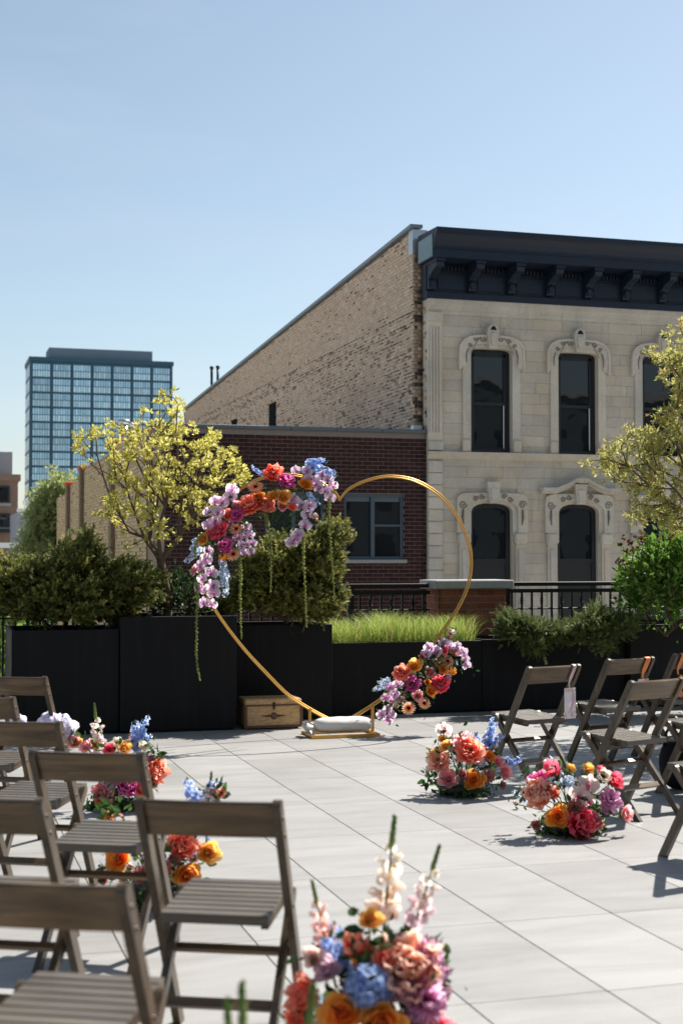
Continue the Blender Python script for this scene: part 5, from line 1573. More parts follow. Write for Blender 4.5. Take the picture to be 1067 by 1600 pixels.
def f_bud(c0, c1, seed):
    m_ = MB(); r = random.Random(seed)
    for k in range(9): t = k / 8; petal(m_, k * 2.4, .9 + .15 * t, .30, 78 - 20 * t, 115 - 15 * t, .03, -.35, c0, c1, .4, .04, 3, 2, .8, r)
    calyx(m_); return m_

CORAL = ((.94, .14, .07), (.98, .34, .22)); CORALP = ((1.0, .38, .24), (1.0, .64, .50)); HOT = ((.86, .03, .10), (.96, .15, .24)); RED = ((.86, .05, .035), (.95, .19, .12))
MAG = ((.66, .03, .30), (.88, .20, .56)); PINK = ((.90, .28, .32), (.96, .56, .56)); ORA = ((.86, .17, .01), (.95, .45, .06)); YEL = ((.85, .33, .03), (.92, .58, .14))
PEACH = ((.88, .36, .17), (.93, .62, .40)); LAV = ((.76, .48, .68), (.90, .76, .89)); LAVD = ((.64, .32, .54), (.83, .58, .76)); WHP = ((.82, .60, .58), (.88, .78, .76)); BLU = ((.26, .38, .72), (.46, .60, .90))
PBL = ((.42, .52, .70), (.66, .74, .86)); DUS = ((.50, .13, .13), (.70, .30, .27)); LILP = ((.66, .40, .52), (.80, .60, .68)); BLUSH = ((.86, .50, .46), (.90, .74, .66)); CREAM = ((.80, .72, .55), (.88, .84, .74)); PPK = ((.74, .22, .50), (.90, .55, .76))
FCACHE = {}
MAKERS = {'peony': f_peony_full, 'open_peony': f_peony_open, 'garden_rose': f_rose, 'carnation': f_carnation, 'gerbera': f_gerbera, 'tulip': f_tulip, 'delphinium': f_delphinium, 'snapdragon': f_snapdragon,
          'hydrangea': f_hydrangea, 'anemone': f_anemone, 'rosebud': f_bud}
def flower_mesh(kind, col, var):
    key = (kind, col, var)
    if key not in FCACHE:
        sd = len(FCACHE) + 3
        if kind == 'orchid':
            lip = (.62, .04, .22) if col in (WHP, MAG) else (.62, .16, .45)
            m_ = f_orchid(col[0], col[1], lip, sd)
        else: m_ = MAKERS[kind](col[0], col[1], sd)
        if kind in ('peony', 'open_peony', 'garden_rose', 'carnation', 'gerbera', 'orchid', 'hydrangea', 'anemone'):
            q = sorted(math.hypot(v[0], v[1]) for v in m_.v); rmax = q[int(len(q) * .97)]
            m_.v = [(v[0] / rmax, v[1] / rmax, v[2] / rmax) for v in m_.v]
        FCACHE[key] = m_.mesh(kind, M['petal'], True)
    return FCACHE[key]
rf = random.Random(99)
def put(root, kind, col, p, rad, face, var=None, roll=None):
    """a flower of radius rad (m) at world p facing `face`"""
    me = flower_mesh(kind, col, rf.randrange(2) if var is None else var)
    o = obj(kind, me, root)
    q = Vector(face).normalized().to_track_quat('Z', 'Y').to_matrix() @ Matrix.Rotation(rf.uniform(0, 6.28) if roll is None else roll, 3, 'Z')
    o.matrix_local = Matrix.Translation(Vector(p) - root.location) @ q.to_4x4() @ Matrix.Scale(rad, 4)
    return o
TOCAM = -FH
def leaves_part(root, pts, n, size, spread, r, cols=((.022, .055, .018), (.075, .14, .035)), stems=None, name='foliage', up=.3):
    P_ = []; D_ = []
    for _ in range(n):
        p = pts[r.integers(len(pts))]
        P_.append(np.array(p) + r.normal(size=3) * spread - np.array(root.location)); D_.append(r.normal(size=3) * .8 + np.array((0, 0, up)) + np.array(TOCAM) * .3)
    P_ = np.array(P_); P_[:, 2] = np.maximum(P_[:, 2], .012 - root.location.z + 0 * P_[:, 2])
    t = r.random((n, 1)); c = np.array(cols[0]) * (1 - t) + np.array(cols[1]) * t
    o = obj(name, scatter(name, LEAF_V, LEAF_F, P_, np.array(D_), size * r.uniform(.6, 1.3, n), c, M['leaf'], r), root)
    tag(o, kind='stuff')
    if stems:
        m_ = MB()
        for a, b in stems:
            a, b = Vector(a) - root.location, Vector(b) - root.location
            m_.tube([a, (a + b) / 2 + Vector((rf.uniform(-.02, .02), rf.uniform(-.02, .02), .02)), b], .0032, 4, (.09, .16, .045))
        tag(m_.build('stems', M['leaf'], root), kind='stuff')
    return o
def bouquet(name, label, base, items, sx, sy, s_, depth, bulge=.10, cat='bouquet', group='aisle flower arrangements', bowl=.15, foliage=260, extra=None, fsize=.05, ground=True, mid=None, Yp=None, filler=22):
    """items: (kind, colour, zx, zy, zr[, dd]) measured in an enlargement with origin (sx,sy) and scale s_"""
    root = empty(name, tuple(base), 0, label, cat, group)
    xs = [i[2] for i in items]; ys = [i[3] for i in items]
    cx, cy = (min(xs) + max(xs)) / 2, (min(ys) + max(ys)) / 2; hx, hy = (max(xs) - min(xs)) / 2 + 1, (max(ys) - min(ys)) / 2 + 1
    pts = []; stems = []
    for it in items:
        kind, col, zx, zy, zr = it[:5]
        nx, ny = (zx - cx) / hx, (zy - cy) / hy
        dd = it[5] if len(it) > 5 else -bulge * max(0.0, 1 - .8 * (nx * nx + .6 * ny * ny)) + rf.uniform(-.015, .015) - (.09 * max(0.0, ny) if ground else 0)
        px, py = sx + zx * s_, sy + zy * s_
        rad = zr * s_ * (depth + dd) / FPX
        dl = depth if Yp is None else (onY(px, py, Yp) - CAM).dot(F_) - .05
        rad *= 1.10 if kind != 'orchid' else 1.0
        p = at(px, py, dl + dd)
        if ground and p.z < rad * .8: p.z = rad * .8
        face = TOCAM * 1.0 + R_ * nx * .75 + Vector((0, 0, .55 - .35 * ny)) + Vector((rf.uniform(-.25, .25), rf.uniform(-.2, .2), rf.uniform(-.2, .2)))
        if kind in ('tulip',): face = Vector((0, 0, 1)) + R_ * nx * .5 + TOCAM * .45
        if kind == 'rosebud': face = TOCAM * .7 + Vector((0, 0, .8)) + R_ * nx
        rl = None
        if kind == 'orchid':
            face = TOCAM + R_ * (nx * .3 + rf.uniform(-.35, .35)) + Vector((0, 0, rf.uniform(-.25, .25))); rl = rf.uniform(-.5, .5)
        put(root, kind, col, p, rad * (1.0 if kind not in ('tulip', 'rosebud') else 1.15), face, roll=rl)
        back = p - Vector(face).normalized() * rad * .25
        if zr * s_ > 4: pts.append(tuple(p + FH * rad * .5)); 
        stems.append((back, mid if mid is not None else Vector((base[0], base[1], base[2] + .05)) if ground else back * .4 + Vector(at(sx + cx * s_, sy + cy * s_, depth + .03)) * .6))
    if filler:
        tries = 0
        while tries < filler:
            a, b = rf.choice(items), rf.choice(items)
            if a[0] == 'orchid' and ground is False and rf.random() < .6: tries += .3; continue
            t = rf.uniform(.3, .7); zx, zy = a[2] * t + b[2] * (1 - t), a[3] * t + b[3] * (1 - t)
            if math.hypot(a[2] - b[2], a[3] - b[3]) * s_ > 60 * 9 / depth: tries += .1; continue
            px, py = sx + zx * s_, sy + zy * s_
            dl = depth if Yp is None else (onY(px, py, Yp) - CAM).dot(F_) - .05
            kind, col, zr = rf.choice((('rosebud', BLUSH, .020), ('rosebud', PINK, .022), ('garden_rose', PEACH, .026), ('garden_rose', CORAL, .030), ('carnation', PPK, .028), ('garden_rose', YEL, .028), ('hydrangea', PBL, .024), ('carnation', BLUSH, .024), ('garden_rose', LILP, .028)))
            nx, ny = (zx - cx) / hx, (zy - cy) / hy
            p = at(px, py, dl - bulge * .55 * max(0, 1 - nx * nx - ny * ny))
            if ground and p.z < .03: p.z = .03
            put(root, kind, col, p, zr, TOCAM + R_ * (nx * .8 + rf.uniform(-.3, .3)) + Vector((0, 0, .5 - .5 * ny))); pts.append(tuple(p + FH * .02)); tries += 1
    if bowl:
        m_ = MB(); m_.lathe([(bowl * .8, 0), (bowl, .035), (bowl * .96, .07), (bowl * .7, .085)], n=20); m_.build('bowl', M['bowl_dark'], root, True)
        for k in range(44):
            a = rf.uniform(0, 6.28); q = bowl * rf.uniform(.75, 1.12); fr_ = Vector((math.cos(a), math.sin(a), 0)).dot(TOCAM) > .2; pts.append((base[0] + q * math.cos(a), base[1] + q * math.sin(a), .02 + rf.uniform(0, .02 if fr_ else .08)))
    if foliage: leaves_part(root, pts, foliage, fsize * .85, .026, r1, stems=stems)
    return root
def spray(root, kind, col, p0, p1, scale=None, var=None, unit=4.2):
    """long flower spike from p0 to p1 (world)"""
    p0, p1 = Vector(p0), Vector(p1); L = (p1 - p0).length
    o = obj(kind, flower_mesh(kind, col, rf.randrange(2) if var is None else var), root)
    q = (p1 - p0).to_track_quat('Z', 'Y').to_matrix() @ Matrix.Rotation(rf.uniform(0, 6.28), 3, 'Z')
    s_ = L / unit
    o.matrix_local = Matrix.Translation(p0 - root.location) @ q.to_4x4() @ Matrix.Scale(s_, 4)
    return o
def strand(root, path, r=.0135, col=((.30, .34, .12), (.52, .54, .24))):
    """hanging amaranthus: thin cord set with little knobs"""
    pts = catmull([Vector(p) - root.location for p in path], 8); m_ = MB(); rr_ = random.Random(len(path) * 7 + int(pts[0].x * 1000))
    n = len(pts); m_.tube(pts, [r * .45 * (1 - .5 * i / n) for i in range(n)], 5, col[0])
    tot = sum((pts[i + 1] - pts[i]).length for i in range(n - 1)); m = int(tot / .0085)
    for k in range(m):
        f = k / m * (n - 1); i = min(int(f), n - 2); p = pts[i].lerp(pts[i + 1], f - i); tf = f / (n - 1)
        s_ = r * (1.15 - .62 * tf) * (.55 + .7 * abs(math.sin(k * .9 + 2 * math.sin(k * .13)))) ; a = k * 2.4
        blob(m_, p + Vector((math.cos(a), math.sin(a), 0)) * s_ * .55, s_ * .72, lerp(col[0], col[1], rr_.random()), 1, 5)
    return m_.build('amaranthus_strand', M['petal'], root, True)

# ---- upper cluster on the arch (enlargement origin 290,700 scale .2343)
S1 = .2343
top_items = [('peony', RED, 585, 170, 56), ('carnation', MAG, 668, 222, 62), ('gerbera', PEACH, 467, 260, 52), ('garden_rose', ORA, 795, 250, 44), ('rosebud', ORA, 722, 272, 26), ('garden_rose', ORA, 492, 337, 40),
    ('open_peony', CORAL, 425, 390, 74), ('peony', CORAL, 535, 382, 54), ('garden_rose', YEL, 590, 325, 40), ('garden_rose', YEL, 648, 335, 50), ('garden_rose', PINK, 648, 392, 34), ('garden_rose', CORAL, 708, 397, 30), ('orchid', LAV, 715, 340, 48),
    ('orchid', LAV, 312, 275, 48), ('orchid', LAV, 300, 325, 50), ('orchid', LAV, 245, 360, 48), ('orchid', LAV, 198, 352, 44), ('orchid', LAV, 225, 425, 46), ('orchid', LAV, 152, 425, 38), ('garden_rose', CORAL, 288, 450, 40), ('carnation', MAG, 345, 450, 55),
    ('orchid', LAV, 192, 492, 52), ('orchid', LAV, 150, 515, 42), ('open_peony', HOT, 222, 555, 64), ('gerbera', PEACH, 340, 540, 44), ('garden_rose', YEL, 128, 617, 42), ('carnation', MAG, 275, 655, 56), ('tulip', ORA, 253, 727, 27), ('gerbera', PEACH, 322, 710, 46),
    ('garden_rose', PINK, 340, 385, 28), ('rosebud', CORAL, 225, 650, 24), ('rosebud', RED, 380, 470, 22),
    ('orchid', LAVD, 345, 600, 34), ('orchid', LAV, 392, 585, 36), ('orchid', LAV, 432, 575, 34), ('orchid', LAV, 370, 645, 34), ('orchid', LAV, 412, 640, 36), ('orchid', LAV, 448, 632, 32), ('orchid', LAV, 392, 692, 34), ('orchid', LAV, 436, 690, 32), ('orchid', LAV, 410, 525, 36),
    ('orchid', LAV, 155, 685, 40), ('orchid', LAV, 140, 740, 48), ('orchid', LAV, 100, 790, 48), ('orchid', LAV, 175, 830, 50), ('orchid', LAV, 112, 870, 44), ('orchid', LAV, 182, 920, 52), ('orchid', LAV, 100, 940, 44), ('orchid', LAV, 190, 968, 46), ('orchid', LAV, 125, 1032, 46), ('orchid', LAV, 178, 1040, 40),
    ('carnation', PINK, 62, 820, 32), ('orchid', LAV, 735, 148, 38), ('orchid', LAV, 810, 152, 42), ('orchid', LAV, 822, 208, 48), ('orchid', LAV, 870, 238, 48), ('orchid', LAV, 905, 178, 44), ('orchid', LAV, 950, 208, 44), ('orchid', LAV, 980, 255, 42), ('orchid', LAV, 930, 285, 44), ('orchid', LAV, 962, 330, 44), ('orchid', LAV, 890, 275, 38),
    ('orchid', LAV, 770, 385, 46), ('orchid', LAV, 830, 382, 46), ('orchid', LAV, 810, 442, 48), ('orchid', LAV, 800, 512, 46), ('orchid', LAV, 750, 575, 46), ('orchid', LAV, 708, 628, 48), ('orchid', LAV, 742, 608, 36), ('carnation', BLUSH, 860, 455, 26), ('rosebud', PINK, 870, 480, 20)]
DH = 11.85
g1 = bouquet('flower_garland', 'large floral garland of lavender orchids and coral peonies on the upper heart', onY(400, 800, HY), top_items, 290, 700, S1, DH, .10, 'garland', 'arch flowers', 0, 900, fsize=.04, ground=False, Yp=HY)
zz1 = lambda x, y, d=DH: onY(290 + x * S1, 700 + y * S1, HY - .06 + (d - DH))
for a, b in (((760, 120), (1005, 120)), ((770, 110), (930, 60)), ((540, 190), (430, 145)), ((140, 560), (10, 660)), ((130, 640), (0, 770)), ((90, 600), (35, 610)), ((235, 700), (255, 880)), ((240, 780), (295, 980)), ((250, 720), (230, 850)), ((800, 280), (885, 390))):
    spray(g1, 'delphinium', BLU if b[1] < 400 else PBL, zz1(*a), zz1(*b), unit=4.2)
for path in ([(525, 425), (548, 500), (568, 640), (570, 820), (566, 965)], [(782, 560), (785, 640), (788, 780), (798, 980), (803, 1110), (808, 1195)], [(962, 340), (952, 440), (962, 600), (975, 760), (985, 880), (992, 1000)],
             [(362, 740), (368, 860), (364, 1000), (368, 1150), (374, 1275)], [(75, 900), (78, 1000), (74, 1180), (72, 1350), (80, 1460), (98, 1550)], [(110, 570), (70, 640), (60, 700), (75, 740)]):
    strand(g1, [zz1(x, y, DH - .07) for x, y in path])

# ---- lower cluster (origin 570,970 scale .178)
S2 = .178
low_items = [('open_peony', CORAL, 325, 462, 72), ('garden_rose', YEL, 437, 405, 66), ('garden_rose', PINK, 565, 462, 50), ('rosebud', BLUSH, 535, 358, 24), ('rosebud', BLUSH, 600, 352, 24), ('rosebud', BLUSH, 533, 418, 24), ('gerbera', PEACH, 725, 355, 58),
    ('garden_rose', ORA, 685, 430, 44), ('tulip', ORA, 768, 443, 36), ('carnation', MAG, 415, 560, 80), ('garden_rose', ORA, 550, 548, 30), ('peony', HOT, 660, 565, 76), ('garden_rose', ORA, 577, 630, 48), ('garden_rose', PINK, 463, 665, 48), ('gerbera', PEACH, 520, 725, 55), ('gerbera', PEACH, 385, 768, 60),
    ('orchid', LAV, 620, 265, 64), ('orchid', LAV, 560, 230, 52), ('orchid', LAV, 535, 290, 50), ('orchid', LAV, 742, 222, 58), ('orchid', LAV, 690, 190, 52), ('orchid', LAV, 800, 250, 56), ('orchid', LAV, 860, 272, 52), ('orchid', LAV, 880, 332, 50), ('orchid', LAV, 892, 392, 46), ('orchid', LAV, 810, 215, 44), ('garden_rose', HOT, 693, 268, 36), ('garden_rose', PINK, 790, 292, 32), ('rosebud', PINK, 745, 150, 36), ('carnation', BLUSH, 760, 105, 40),
    ('orchid', LAV, 290, 560, 56), ('orchid', LAVD, 220, 582, 50), ('orchid', LAV, 262, 642, 54), ('orchid', LAV, 232, 692, 52), ('orchid', LAVD, 180, 672, 46), ('orchid', LAV, 200, 782, 54), ('orchid', LAV, 142, 820, 48), ('orchid', LAVD, 205, 862, 52), ('orchid', LAV, 242, 822, 42), ('carnation', BLUSH, 310, 690, 44), ('rosebud', PINK, 345, 650, 24), ('rosebud', RED, 690, 498, 34), ('garden_rose', PINK, 300, 430, 28), ('garden_rose', DUS, 505, 320, 30)]
g2 = bouquet('flower_garland', 'smaller floral garland of roses, gerberas and orchids low on the heart', onY(655, 1050, HY), low_items, 570, 970, S2, DH + .03, .09, 'garland', 'arch flowers', 0, 480, fsize=.04, ground=False, Yp=HY)
zz2 = lambda x, y, d=DH: onY(570 + x * S2, 970 + y * S2, HY - .06 + (d - DH))
for a, b in (((270, 500), (100, 640)), ((230, 500), (110, 560)), ((800, 330), (800, 390))): spray(g2, 'delphinium', PBL, zz2(*a), zz2(*b))

# ---- aisle arrangements
S3 = .178; dF4 = 9.0; b4 = onZ(722, 1241)
f4 = bouquet('flower_arrangement', 'aisle flower arrangement with open coral peony and pink orchid at the first chair', b4, [('open_peony', CORAL, 470, 360, 116), ('open_peony', CORALP, 205, 450, 98), ('tulip', YEL, 140, 375, 38), ('garden_rose', YEL, 270, 320, 52), ('orchid', WHP, 245, 172, 80, .02), ('tulip', PINK, 432, 225, 40),
    ('tulip', PINK, 355, 262, 44), ('garden_rose', PINK, 285, 605, 80), ('garden_rose', ORA, 507, 612, 84), ('carnation', DUS, 410, 570, 52), ('carnation', DUS, 635, 575, 60), ('garden_rose', PINK, 715, 455, 52), ('garden_rose', PINK, 770, 540, 60), ('garden_rose', ORA, 640, 405, 50),
    ('hydrangea', PBL, 565, 460, 42), ('rosebud', WHP, 690, 322, 42), ('carnation', DUS, 752, 655, 40), ('rosebud', PINK, 330, 340, 40)], 650, 1110, S3, dF4, .13, bowl=.15, foliage=520, fsize=.05)
z3 = lambda x, y, d=dF4: at(650 + x * S3, 1110 + y * S3, d)
for a, b in (((560, 420), (690, 90)), ((600, 380), (730, 170)), ((560, 400), (545, 180)), ((680, 500), (945, 470)), ((700, 470), (830, 400))): spray(f4, 'delphinium', BLU, z3(*a, dF4 + .06), z3(*b, dF4 + .02))
leaves_part(f4, [tuple(z3(80 + i * 10, 560 + (i % 3) * 40)) for i in range(6)], 26, .05, .02, r1, name='trailing_leaves')
S4 = .1968; dF5 = 7.72; b5 = onZ(893, 1300)
f5 = bouquet('flower_arrangement', 'aisle flower arrangement with hot pink peony and white orchids at the second chair', b5, [('peony', CORALP, 255, 408, 112), ('peony', CORAL, 365, 400, 52), ('tulip', HOT, 360, 210, 66), ('orchid', MAG, 270, 275, 58), ('orchid', MAG, 205, 285, 42), ('garden_rose', ORA, 410, 590, 86), ('peony', HOT, 595, 650, 108), ('carnation', DUS, 545, 520, 62), ('carnation', DUS, 722, 640, 56), ('carnation', DUS, 238, 655, 40),
    ('orchid', WHP, 655, 330, 90), ('orchid', WHP, 585, 412, 92), ('orchid', WHP, 655, 465, 60), ('garden_rose', YEL, 645, 220, 48), ('anemone', CREAM, 770, 275, 60), ('garden_rose', HOT, 850, 310, 68), ('carnation', PPK, 815, 465, 100), ('garden_rose', PINK, 935, 570, 64), ('rosebud', WHP, 75, 485, 38), ('rosebud', CREAM, 448, 255, 30), ('hydrangea', PBL, 500, 310, 44), ('carnation', PPK, 790, 540, 40), ('rosebud', BLUSH, 130, 415, 34), ('garden_rose', HOT, 745, 225, 36)], 790, 1160, S4, dF5, .14, bowl=.16, foliage=640, fsize=.05)
z4 = lambda x, y, d=dF5: at(790 + x * S4, 1160 + y * S4, d)
for a, b in (((400, 400), (270, 130)), ((420, 380), (330, 330)), ((200, 480), (60, 400)), ((560, 420), (470, 260))): spray(f5, 'delphinium', PBL, z4(*a, dF5 + .06), z4(*b, dF5 + .03))
S5 = .3936; dF1 = 4.0; p1_ = cw(.085, 4.0); b1_ = Vector((p1_.x, p1_.y, 0))
f1 = bouquet('flower_arrangement', 'nearest large flower arrangement with blush snapdragons and blue hydrangea', b1_, [('garden_rose', YEL, 605, 455, 44), ('tulip', CORAL, 540, 545, 46), ('hydrangea', BLU, 600, 722, 92), ('peony', CORALP, 750, 640, 112), ('carnation', PPK, 832, 590, 66), ('carnation', PPK, 868, 650, 52), ('carnation', PPK, 815, 765, 98), ('garden_rose', LILP, 440, 655, 54), ('garden_rose', LILP, 715, 740, 46),
    ('garden_rose', ORA, 498, 830, 78), ('garden_rose', ORA, 655, 862, 86), ('peony', CORAL, 345, 750, 66), ('peony', CORAL, 320, 840, 50), ('rosebud', ORA, 545, 625, 34), ('garden_rose', BLUSH, 385, 600, 40), ('carnation', DUS, 890, 735, 36), ('garden_rose', CORAL, 660, 610, 44), ('rosebud', CREAM, 320, 805, 24), ('carnation', DUS, 780, 880, 70), ('garden_rose', PINK, 400, 930, 70), ('peony', HOT, 880, 920, 70)], 340, 1260, S5, dF1, .13, bowl=.15, foliage=700, fsize=.055)
z5 = lambda x, y, d=dF1: at(340 + x * S5, 1260 + y * S5, d)
for a, b, col in (((650, 640), (687, 35), (BLUSH, CREAM)), ((730, 640), (882, 160), (LILP, CREAM)), ((470, 720), (372, 295), (PINK, BLUSH))):
    spray(f1, 'snapdragon', (col[0][1], col[1][1]), z5(*a, dF1 + .05), z5(*b, dF1 + .02), unit=5.0)
for a, b in (((510, 700), (465, 480)), ((540, 700), (425, 500)), ((560, 680), (575, 560)), ((600, 820), (590, 790))): spray(f1, 'delphinium', BLU, z5(*a, dF1 - .03), z5(*b, dF1 - .03))
p0_ = cw(-.19, 2.62)
f0 = bouquet('flower_arrangement', 'flower arrangement in the bottom corner showing only green snapdragon tips', Vector((p0_.x, p0_.y, 0)), [('garden_rose', ORA, 0, 420, 60), ('peony', CORAL, 90, 440, 70), ('garden_rose', PINK, -90, 450, 60), ('hydrangea', BLU, 20, 520, 80)], 375, 1560, 1.0, 2.62, .1, bowl=.16, foliage=200, fsize=.05)
for a, b in (((372, 1900), (363, 1560)), ((380, 1900), (387, 1533)), ((455, 1880), (497, 1540))): spray(f0, 'snapdragon', (BLUSH[1], CREAM[1]), at(*a, 2.62), at(*b, 2.60), unit=5.0)
S6 = .2437; dF2 = 6.2; b2_ = onZ(255, 1408)
f2 = bouquet('flower_arrangement', 'aisle flower arrangement with orange roses seen between the near chairs', b2_, [('peony', CORAL, 675, 535, 90), ('garden_rose', ORA, 700, 735, 88), ('garden_rose', YEL, 835, 585, 72), ('garden_rose', ORA, 275, 630, 80), ('peony', PPK, 490, 630, 50), ('orchid', PPK, 600, 650, 34), ('carnation', DUS, 630, 630, 44), ('garden_rose', WHP, 868, 205, 48), ('rosebud', BLUSH, 905, 210, 30), ('carnation', DUS, 420, 730, 56), ('rosebud', CORAL, 230, 375, 26), ('rosebud', PINK, 290, 350, 28), ('rosebud', CREAM, 165, 360, 26), ('rosebud', BLUSH, 200, 330, 24), ('garden_rose', HOT, 180, 740, 40), ('carnation', PPK, 500, 740, 44), ('garden_rose', CORAL, 560, 700, 40)], 120, 1190, S6, dF2, .13, bowl=.16, foliage=560, fsize=.055)
z6 = lambda x, y, d=dF2: at(120 + x * S6, 1190 + y * S6, d)
for a, b in (((780, 420), (830, 95)), ((760, 430), (720, 190)), ((740, 420), (780, 130)), ((820, 480), (870, 500)), ((700, 560), (760, 480)), ((800, 560), (860, 520))): spray(f2, 'delphinium', BLU, z6(*a, dF2 + .05), z6(*b, dF2 + .02))
spray(f2, 'snapdragon', (BLUSH[1], CREAM[1]), z6(830, 560, dF2 + .05), z6(865, 62, dF2), unit=5.0); spray(f2, 'snapdragon', (PINK[1], BLUSH[1]), z6(330, 640, dF2 + .05), z6(225, 290, dF2), unit=5.0)
dF3 = 8.5; b3_ = onZ(185, 1262)
f3 = bouquet('flower_arrangement', 'aisle flower arrangement with tall cream snapdragon and magenta peony by the planters', b3_, [('peony', CORAL, 918, 515, 72), ('peony', MAG, 742, 605, 68), ('garden_rose', ORA, 825, 640, 46), ('peony', PINK, 565, 640, 52), ('tulip', PINK, 625, 698, 32), ('garden_rose', ORA, 552, 692, 28), ('hydrangea', LILP, 630, 608, 34), ('garden_rose', YEL, 715, 372, 44), ('garden_rose', PINK, 400, 335, 42), ('rosebud', BLUSH, 378, 300, 28), ('garden_rose', PINK, 480, 362, 40), ('garden_rose', HOT, 620, 378, 40), ('anemone', CREAM, 672, 335, 36), ('garden_rose', CREAM, 835, 355, 34), ('carnation', DUS, 700, 500, 44), ('garden_rose', PEACH, 895, 600, 24)], 20, 1080, S6, dF3, .13, bowl=.15, foliage=520, fsize=.055)
z7 = lambda x, y, d=dF3: at(20 + x * S6, 1080 + y * S6, d)
spray(f3, 'snapdragon', (LILP[1], CREAM[1]), z7(570, 560, dF3 + .04), z7(530, 82, dF3), unit=5.0)
for a, b in (((800, 420), (770, 180)), ((790, 420), (810, 170)), ((760, 420), (845, 260)), ((740, 400), (755, 270))): spray(f3, 'delphinium', BLU if b[0] != 755 else PINK, z7(*a, dF3 + .04), z7(*b, dF3))
leaves_part(f3, [tuple(z7(880 + i * 14, 430 - i * 4)) for i in range(6)], 16, .06, .012, r1, name='trailing_leaves')

# ================================================================== ribbons, cards, things on seats
def chair_point(c, x, y, z): return c.matrix_basis @ Vector((x, y, z))
def ribbon_tag(c, xloc, name, label, mat, wd, card, drop):
    """ribbon looped over a back board with a card hanging behind"""
    d = Vector((0, -.45, .795)).normalized(); top = Vector((0, -.235, .795)); nn = Vector((0, d.z, -d.y))
    t = empty(name, tuple(c.location), c.rotation_euler.z, label, 'ribbon tag', 'ribbon tags')
    def pth(a, off): p = top + d * a + nn * off; return Vector((xloc, p.y - .012, p.z))
    pts = [pth(-.14, -.012 * -1), pth(-.005, .014), pth(.0, .0), pth(-.005, -.014), pth(-.09, -.014), pth(-.135, -.016)]
    e = pts[-1]; pts.append(Vector((xloc, e.y - .004, e.z - .03)))
    m_ = MB(); V = []; F = []
    for i, p in enumerate(pts):
        k = wd * (1 if i < 5 else .45); V += [(p.x - k, p.y, p.z), (p.x + k, p.y, p.z)]
    for i in range(len(pts) - 1): F.append((2 * i, 2 * i + 1, 2 * i + 3, 2 * i + 2))
    m_.add(V, F); m_.build('ribbon', M[mat], t, True)
    e = pts[-1]
    if card:
        m_ = MB(); w_, h_ = card; m_.box((e.x - w_ / 2, e.y - .006, e.z - h_), (e.x + w_ / 2, e.y - .004, e.z)); cobj = m_.build('card', M['printed_card'], t)
    m_ = MB(); V = []; F = []
    for i in range(9):
        q = i / 8; xx = e.x + wd * .9 + .012 * math.sin(q * 7); yy = e.y - .012 + .008 * math.sin(q * 9); V += [(xx - wd * .7, yy, e.z - drop * q), (xx + wd * .8 * (1 - .2 * q), yy - .006, e.z - drop * q - .006)]
    for i in range(8): F.append((2 * i, 2 * i + 1, 2 * i + 3, 2 * i + 2))
    m_.add(V, F); m_.build('ribbon_tail', M[mat], t, True)
    return t
ribbon_tag(CH['R1'], .155, 'ribbon_tag', 'white floral card hanging on a pale pink ribbon from the first chair', 'ribbon_pink', .013, (.095, .20), .19)
ribbon_tag(CH['R2'], .145, 'ribbon_tag', 'bright orange ribbon with small card over the second chair back', 'ribbon_orange', .022, (.10, .12), .10)
def paper_fan(c, label, mat, xs, cat='paper'):
    t = empty('folded_paper', tuple(c.location), c.rotation_euler.z, label, cat)
    for k, (x, y, w_, h_, a) in enumerate(xs):
        m_ = MB(); z0 = .452 + .008 * k; V = []; F = []
        for i in range(9):
            q = -1 + 2 * i / 8; zz_ = z0 + (.018 if i % 2 else .0); V += [(x + q * w_ / 2 * .6, y - h_ / 2, zz_), (x + q * w_ / 2, y + h_ / 2, zz_ + .012)]
        for i in range(8): F.append((2 * i, 2 * i + 1, 2 * i + 3, 2 * i + 2))
        m_.add(V, F); m_.build('pleated_sheet', M[mat], t)
    return t
paper_fan(CH['R4'], 'peach pleated paper lying on the seat by the right edge', 'paper_peach', [(-.06, .0, .18, .2, 0), (.07, .05, .18, .2, 0)])
ribbon_tag(CH['R4'], -.15, 'ribbon_tag', 'orange ribbon trailing beside the peach paper at the right edge', 'ribbon_orange', .018, None, .16)

# pastel cloth heaped on the far left seat, lilac end hanging over its side
n = NT('lilac_cloth'); vo = n.n('ShaderNodeTexVoronoi'); vo.inputs['Scale'].default_value = 55; n.l(n.coords('Object'), vo.inputs['Vector'])
n.set(Base_Color=n.mix(n.ramp(vo.outputs['Distance'], [(.25, 0.0), (.5, 1.0)]), (.42, .34, .62), (.72, .66, .78)), Roughness=.9, Specular_IOR_Level=.1)
n = NT('pastel_cloth'); wv = n.n('ShaderNodeTexWave'); wv.inputs['Scale'].default_value = 12; wv.inputs['Distortion'].default_value = 3; n.l(n.coords('Object'), wv.inputs['Vector'])
n.set(Base_Color=n.ramp(wv.outputs['Fac'], [(.2, (.70, .70, .72)), (.5, (.60, .42, .42)), (.7, (.72, .70, .66)), (.95, (.35, .45, .55))]), Roughness=.9, Specular_IOR_Level=.1)
M = MATS
cl5 = CH['L5']
t = empty('folded_cloth', tuple(cl5.location), cl5.rotation_euler.z, 'pastel cloth with a bunched lilac end on the far left seat', 'cloth')
V = []; F = []
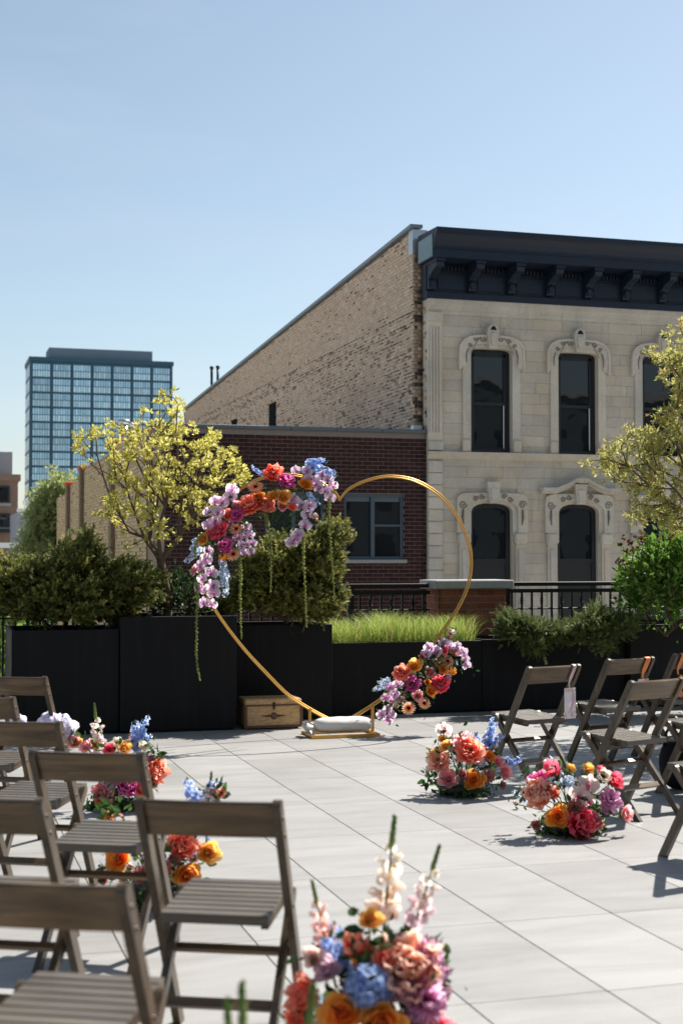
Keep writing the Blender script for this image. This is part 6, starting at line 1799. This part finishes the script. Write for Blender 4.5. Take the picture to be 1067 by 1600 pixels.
for i in range(25):
    for j in range(11):
        u, v = i / 24, j / 10
        x = -.15 + .30 * u; y = -.15 + .22 * v
        V.append((x, y, .452 + .035 * math.sin(math.pi * v) * (.6 + .4 * math.sin(u * 17)) + .012 * math.sin(u * 40 + v * 8)))
for i in range(24):
    for j in range(10): F.append((i * 11 + j, (i + 1) * 11 + j, (i + 1) * 11 + j + 1, i * 11 + j + 1))
m_ = MB(); m_.add(V, F); m_.build('folds', M['pastel_cloth'], t, True)
for (cx_, cy_, cz_, r_, sd) in ((.24, -.06, .475, .085, 1), (.19, -.10, .52, .06, 2), (-.02, -.08, .51, .045, 3)):
    V = []; F = []; rr_ = random.Random(sd)
    for i in range(13):
        for j in range(20):
            th, a = math.pi * i / 12, 2 * math.pi * j / 20
            rad = r_ * (1 + .22 * math.sin(4 * a + 3 * th + sd) + .15 * math.sin(7 * a - 2 * th))
            V.append((cx_ + rad * math.sin(th) * math.cos(a), cy_ + rad * math.sin(th) * math.sin(a), cz_ + rad * .8 * math.cos(th)))
    for i in range(12):
        for j in range(20): F.append((i * 20 + j, (i + 1) * 20 + j, (i + 1) * 20 + (j + 1) % 20, i * 20 + (j + 1) % 20))
    m_ = MB(); m_.add(V, F); m_.build('lilac_bunch', M['lilac_cloth'], t, True)
# dark round bag on the floor under the right-hand chairs
p = at(1062, 1124, 9.2)
bg_ = empty('shoulder_bag', (p.x, p.y, 0), 0, 'small round black bag beneath the chairs at the right edge', 'bag')
V = []; F = []
for i in range(11):
    for j in range(18):
        th, a = math.pi * i / 10, 2 * math.pi * j / 18
        V.append((.15 * math.copysign(abs(math.sin(th)) ** .7, 1) * math.cos(a), .09 * abs(math.sin(th)) ** .7 * math.sin(a), .17 - .17 * math.cos(th)))
for i in range(10):
    for j in range(18): F.append((i * 18 + j, i * 18 + (j + 1) % 18, (i + 1) * 18 + (j + 1) % 18, (i + 1) * 18 + j))
m_ = MB(); m_.add(V, F); m_.build('body', M['black_fabric'], bg_, True)
m_ = MB(); m_.tube([(.12 * math.cos(a), 0, .28 + .16 * math.sin(a)) for a in np.linspace(0, math.pi, 12)], .010, 6); m_.build('strap', M['black_fabric'], bg_, True)
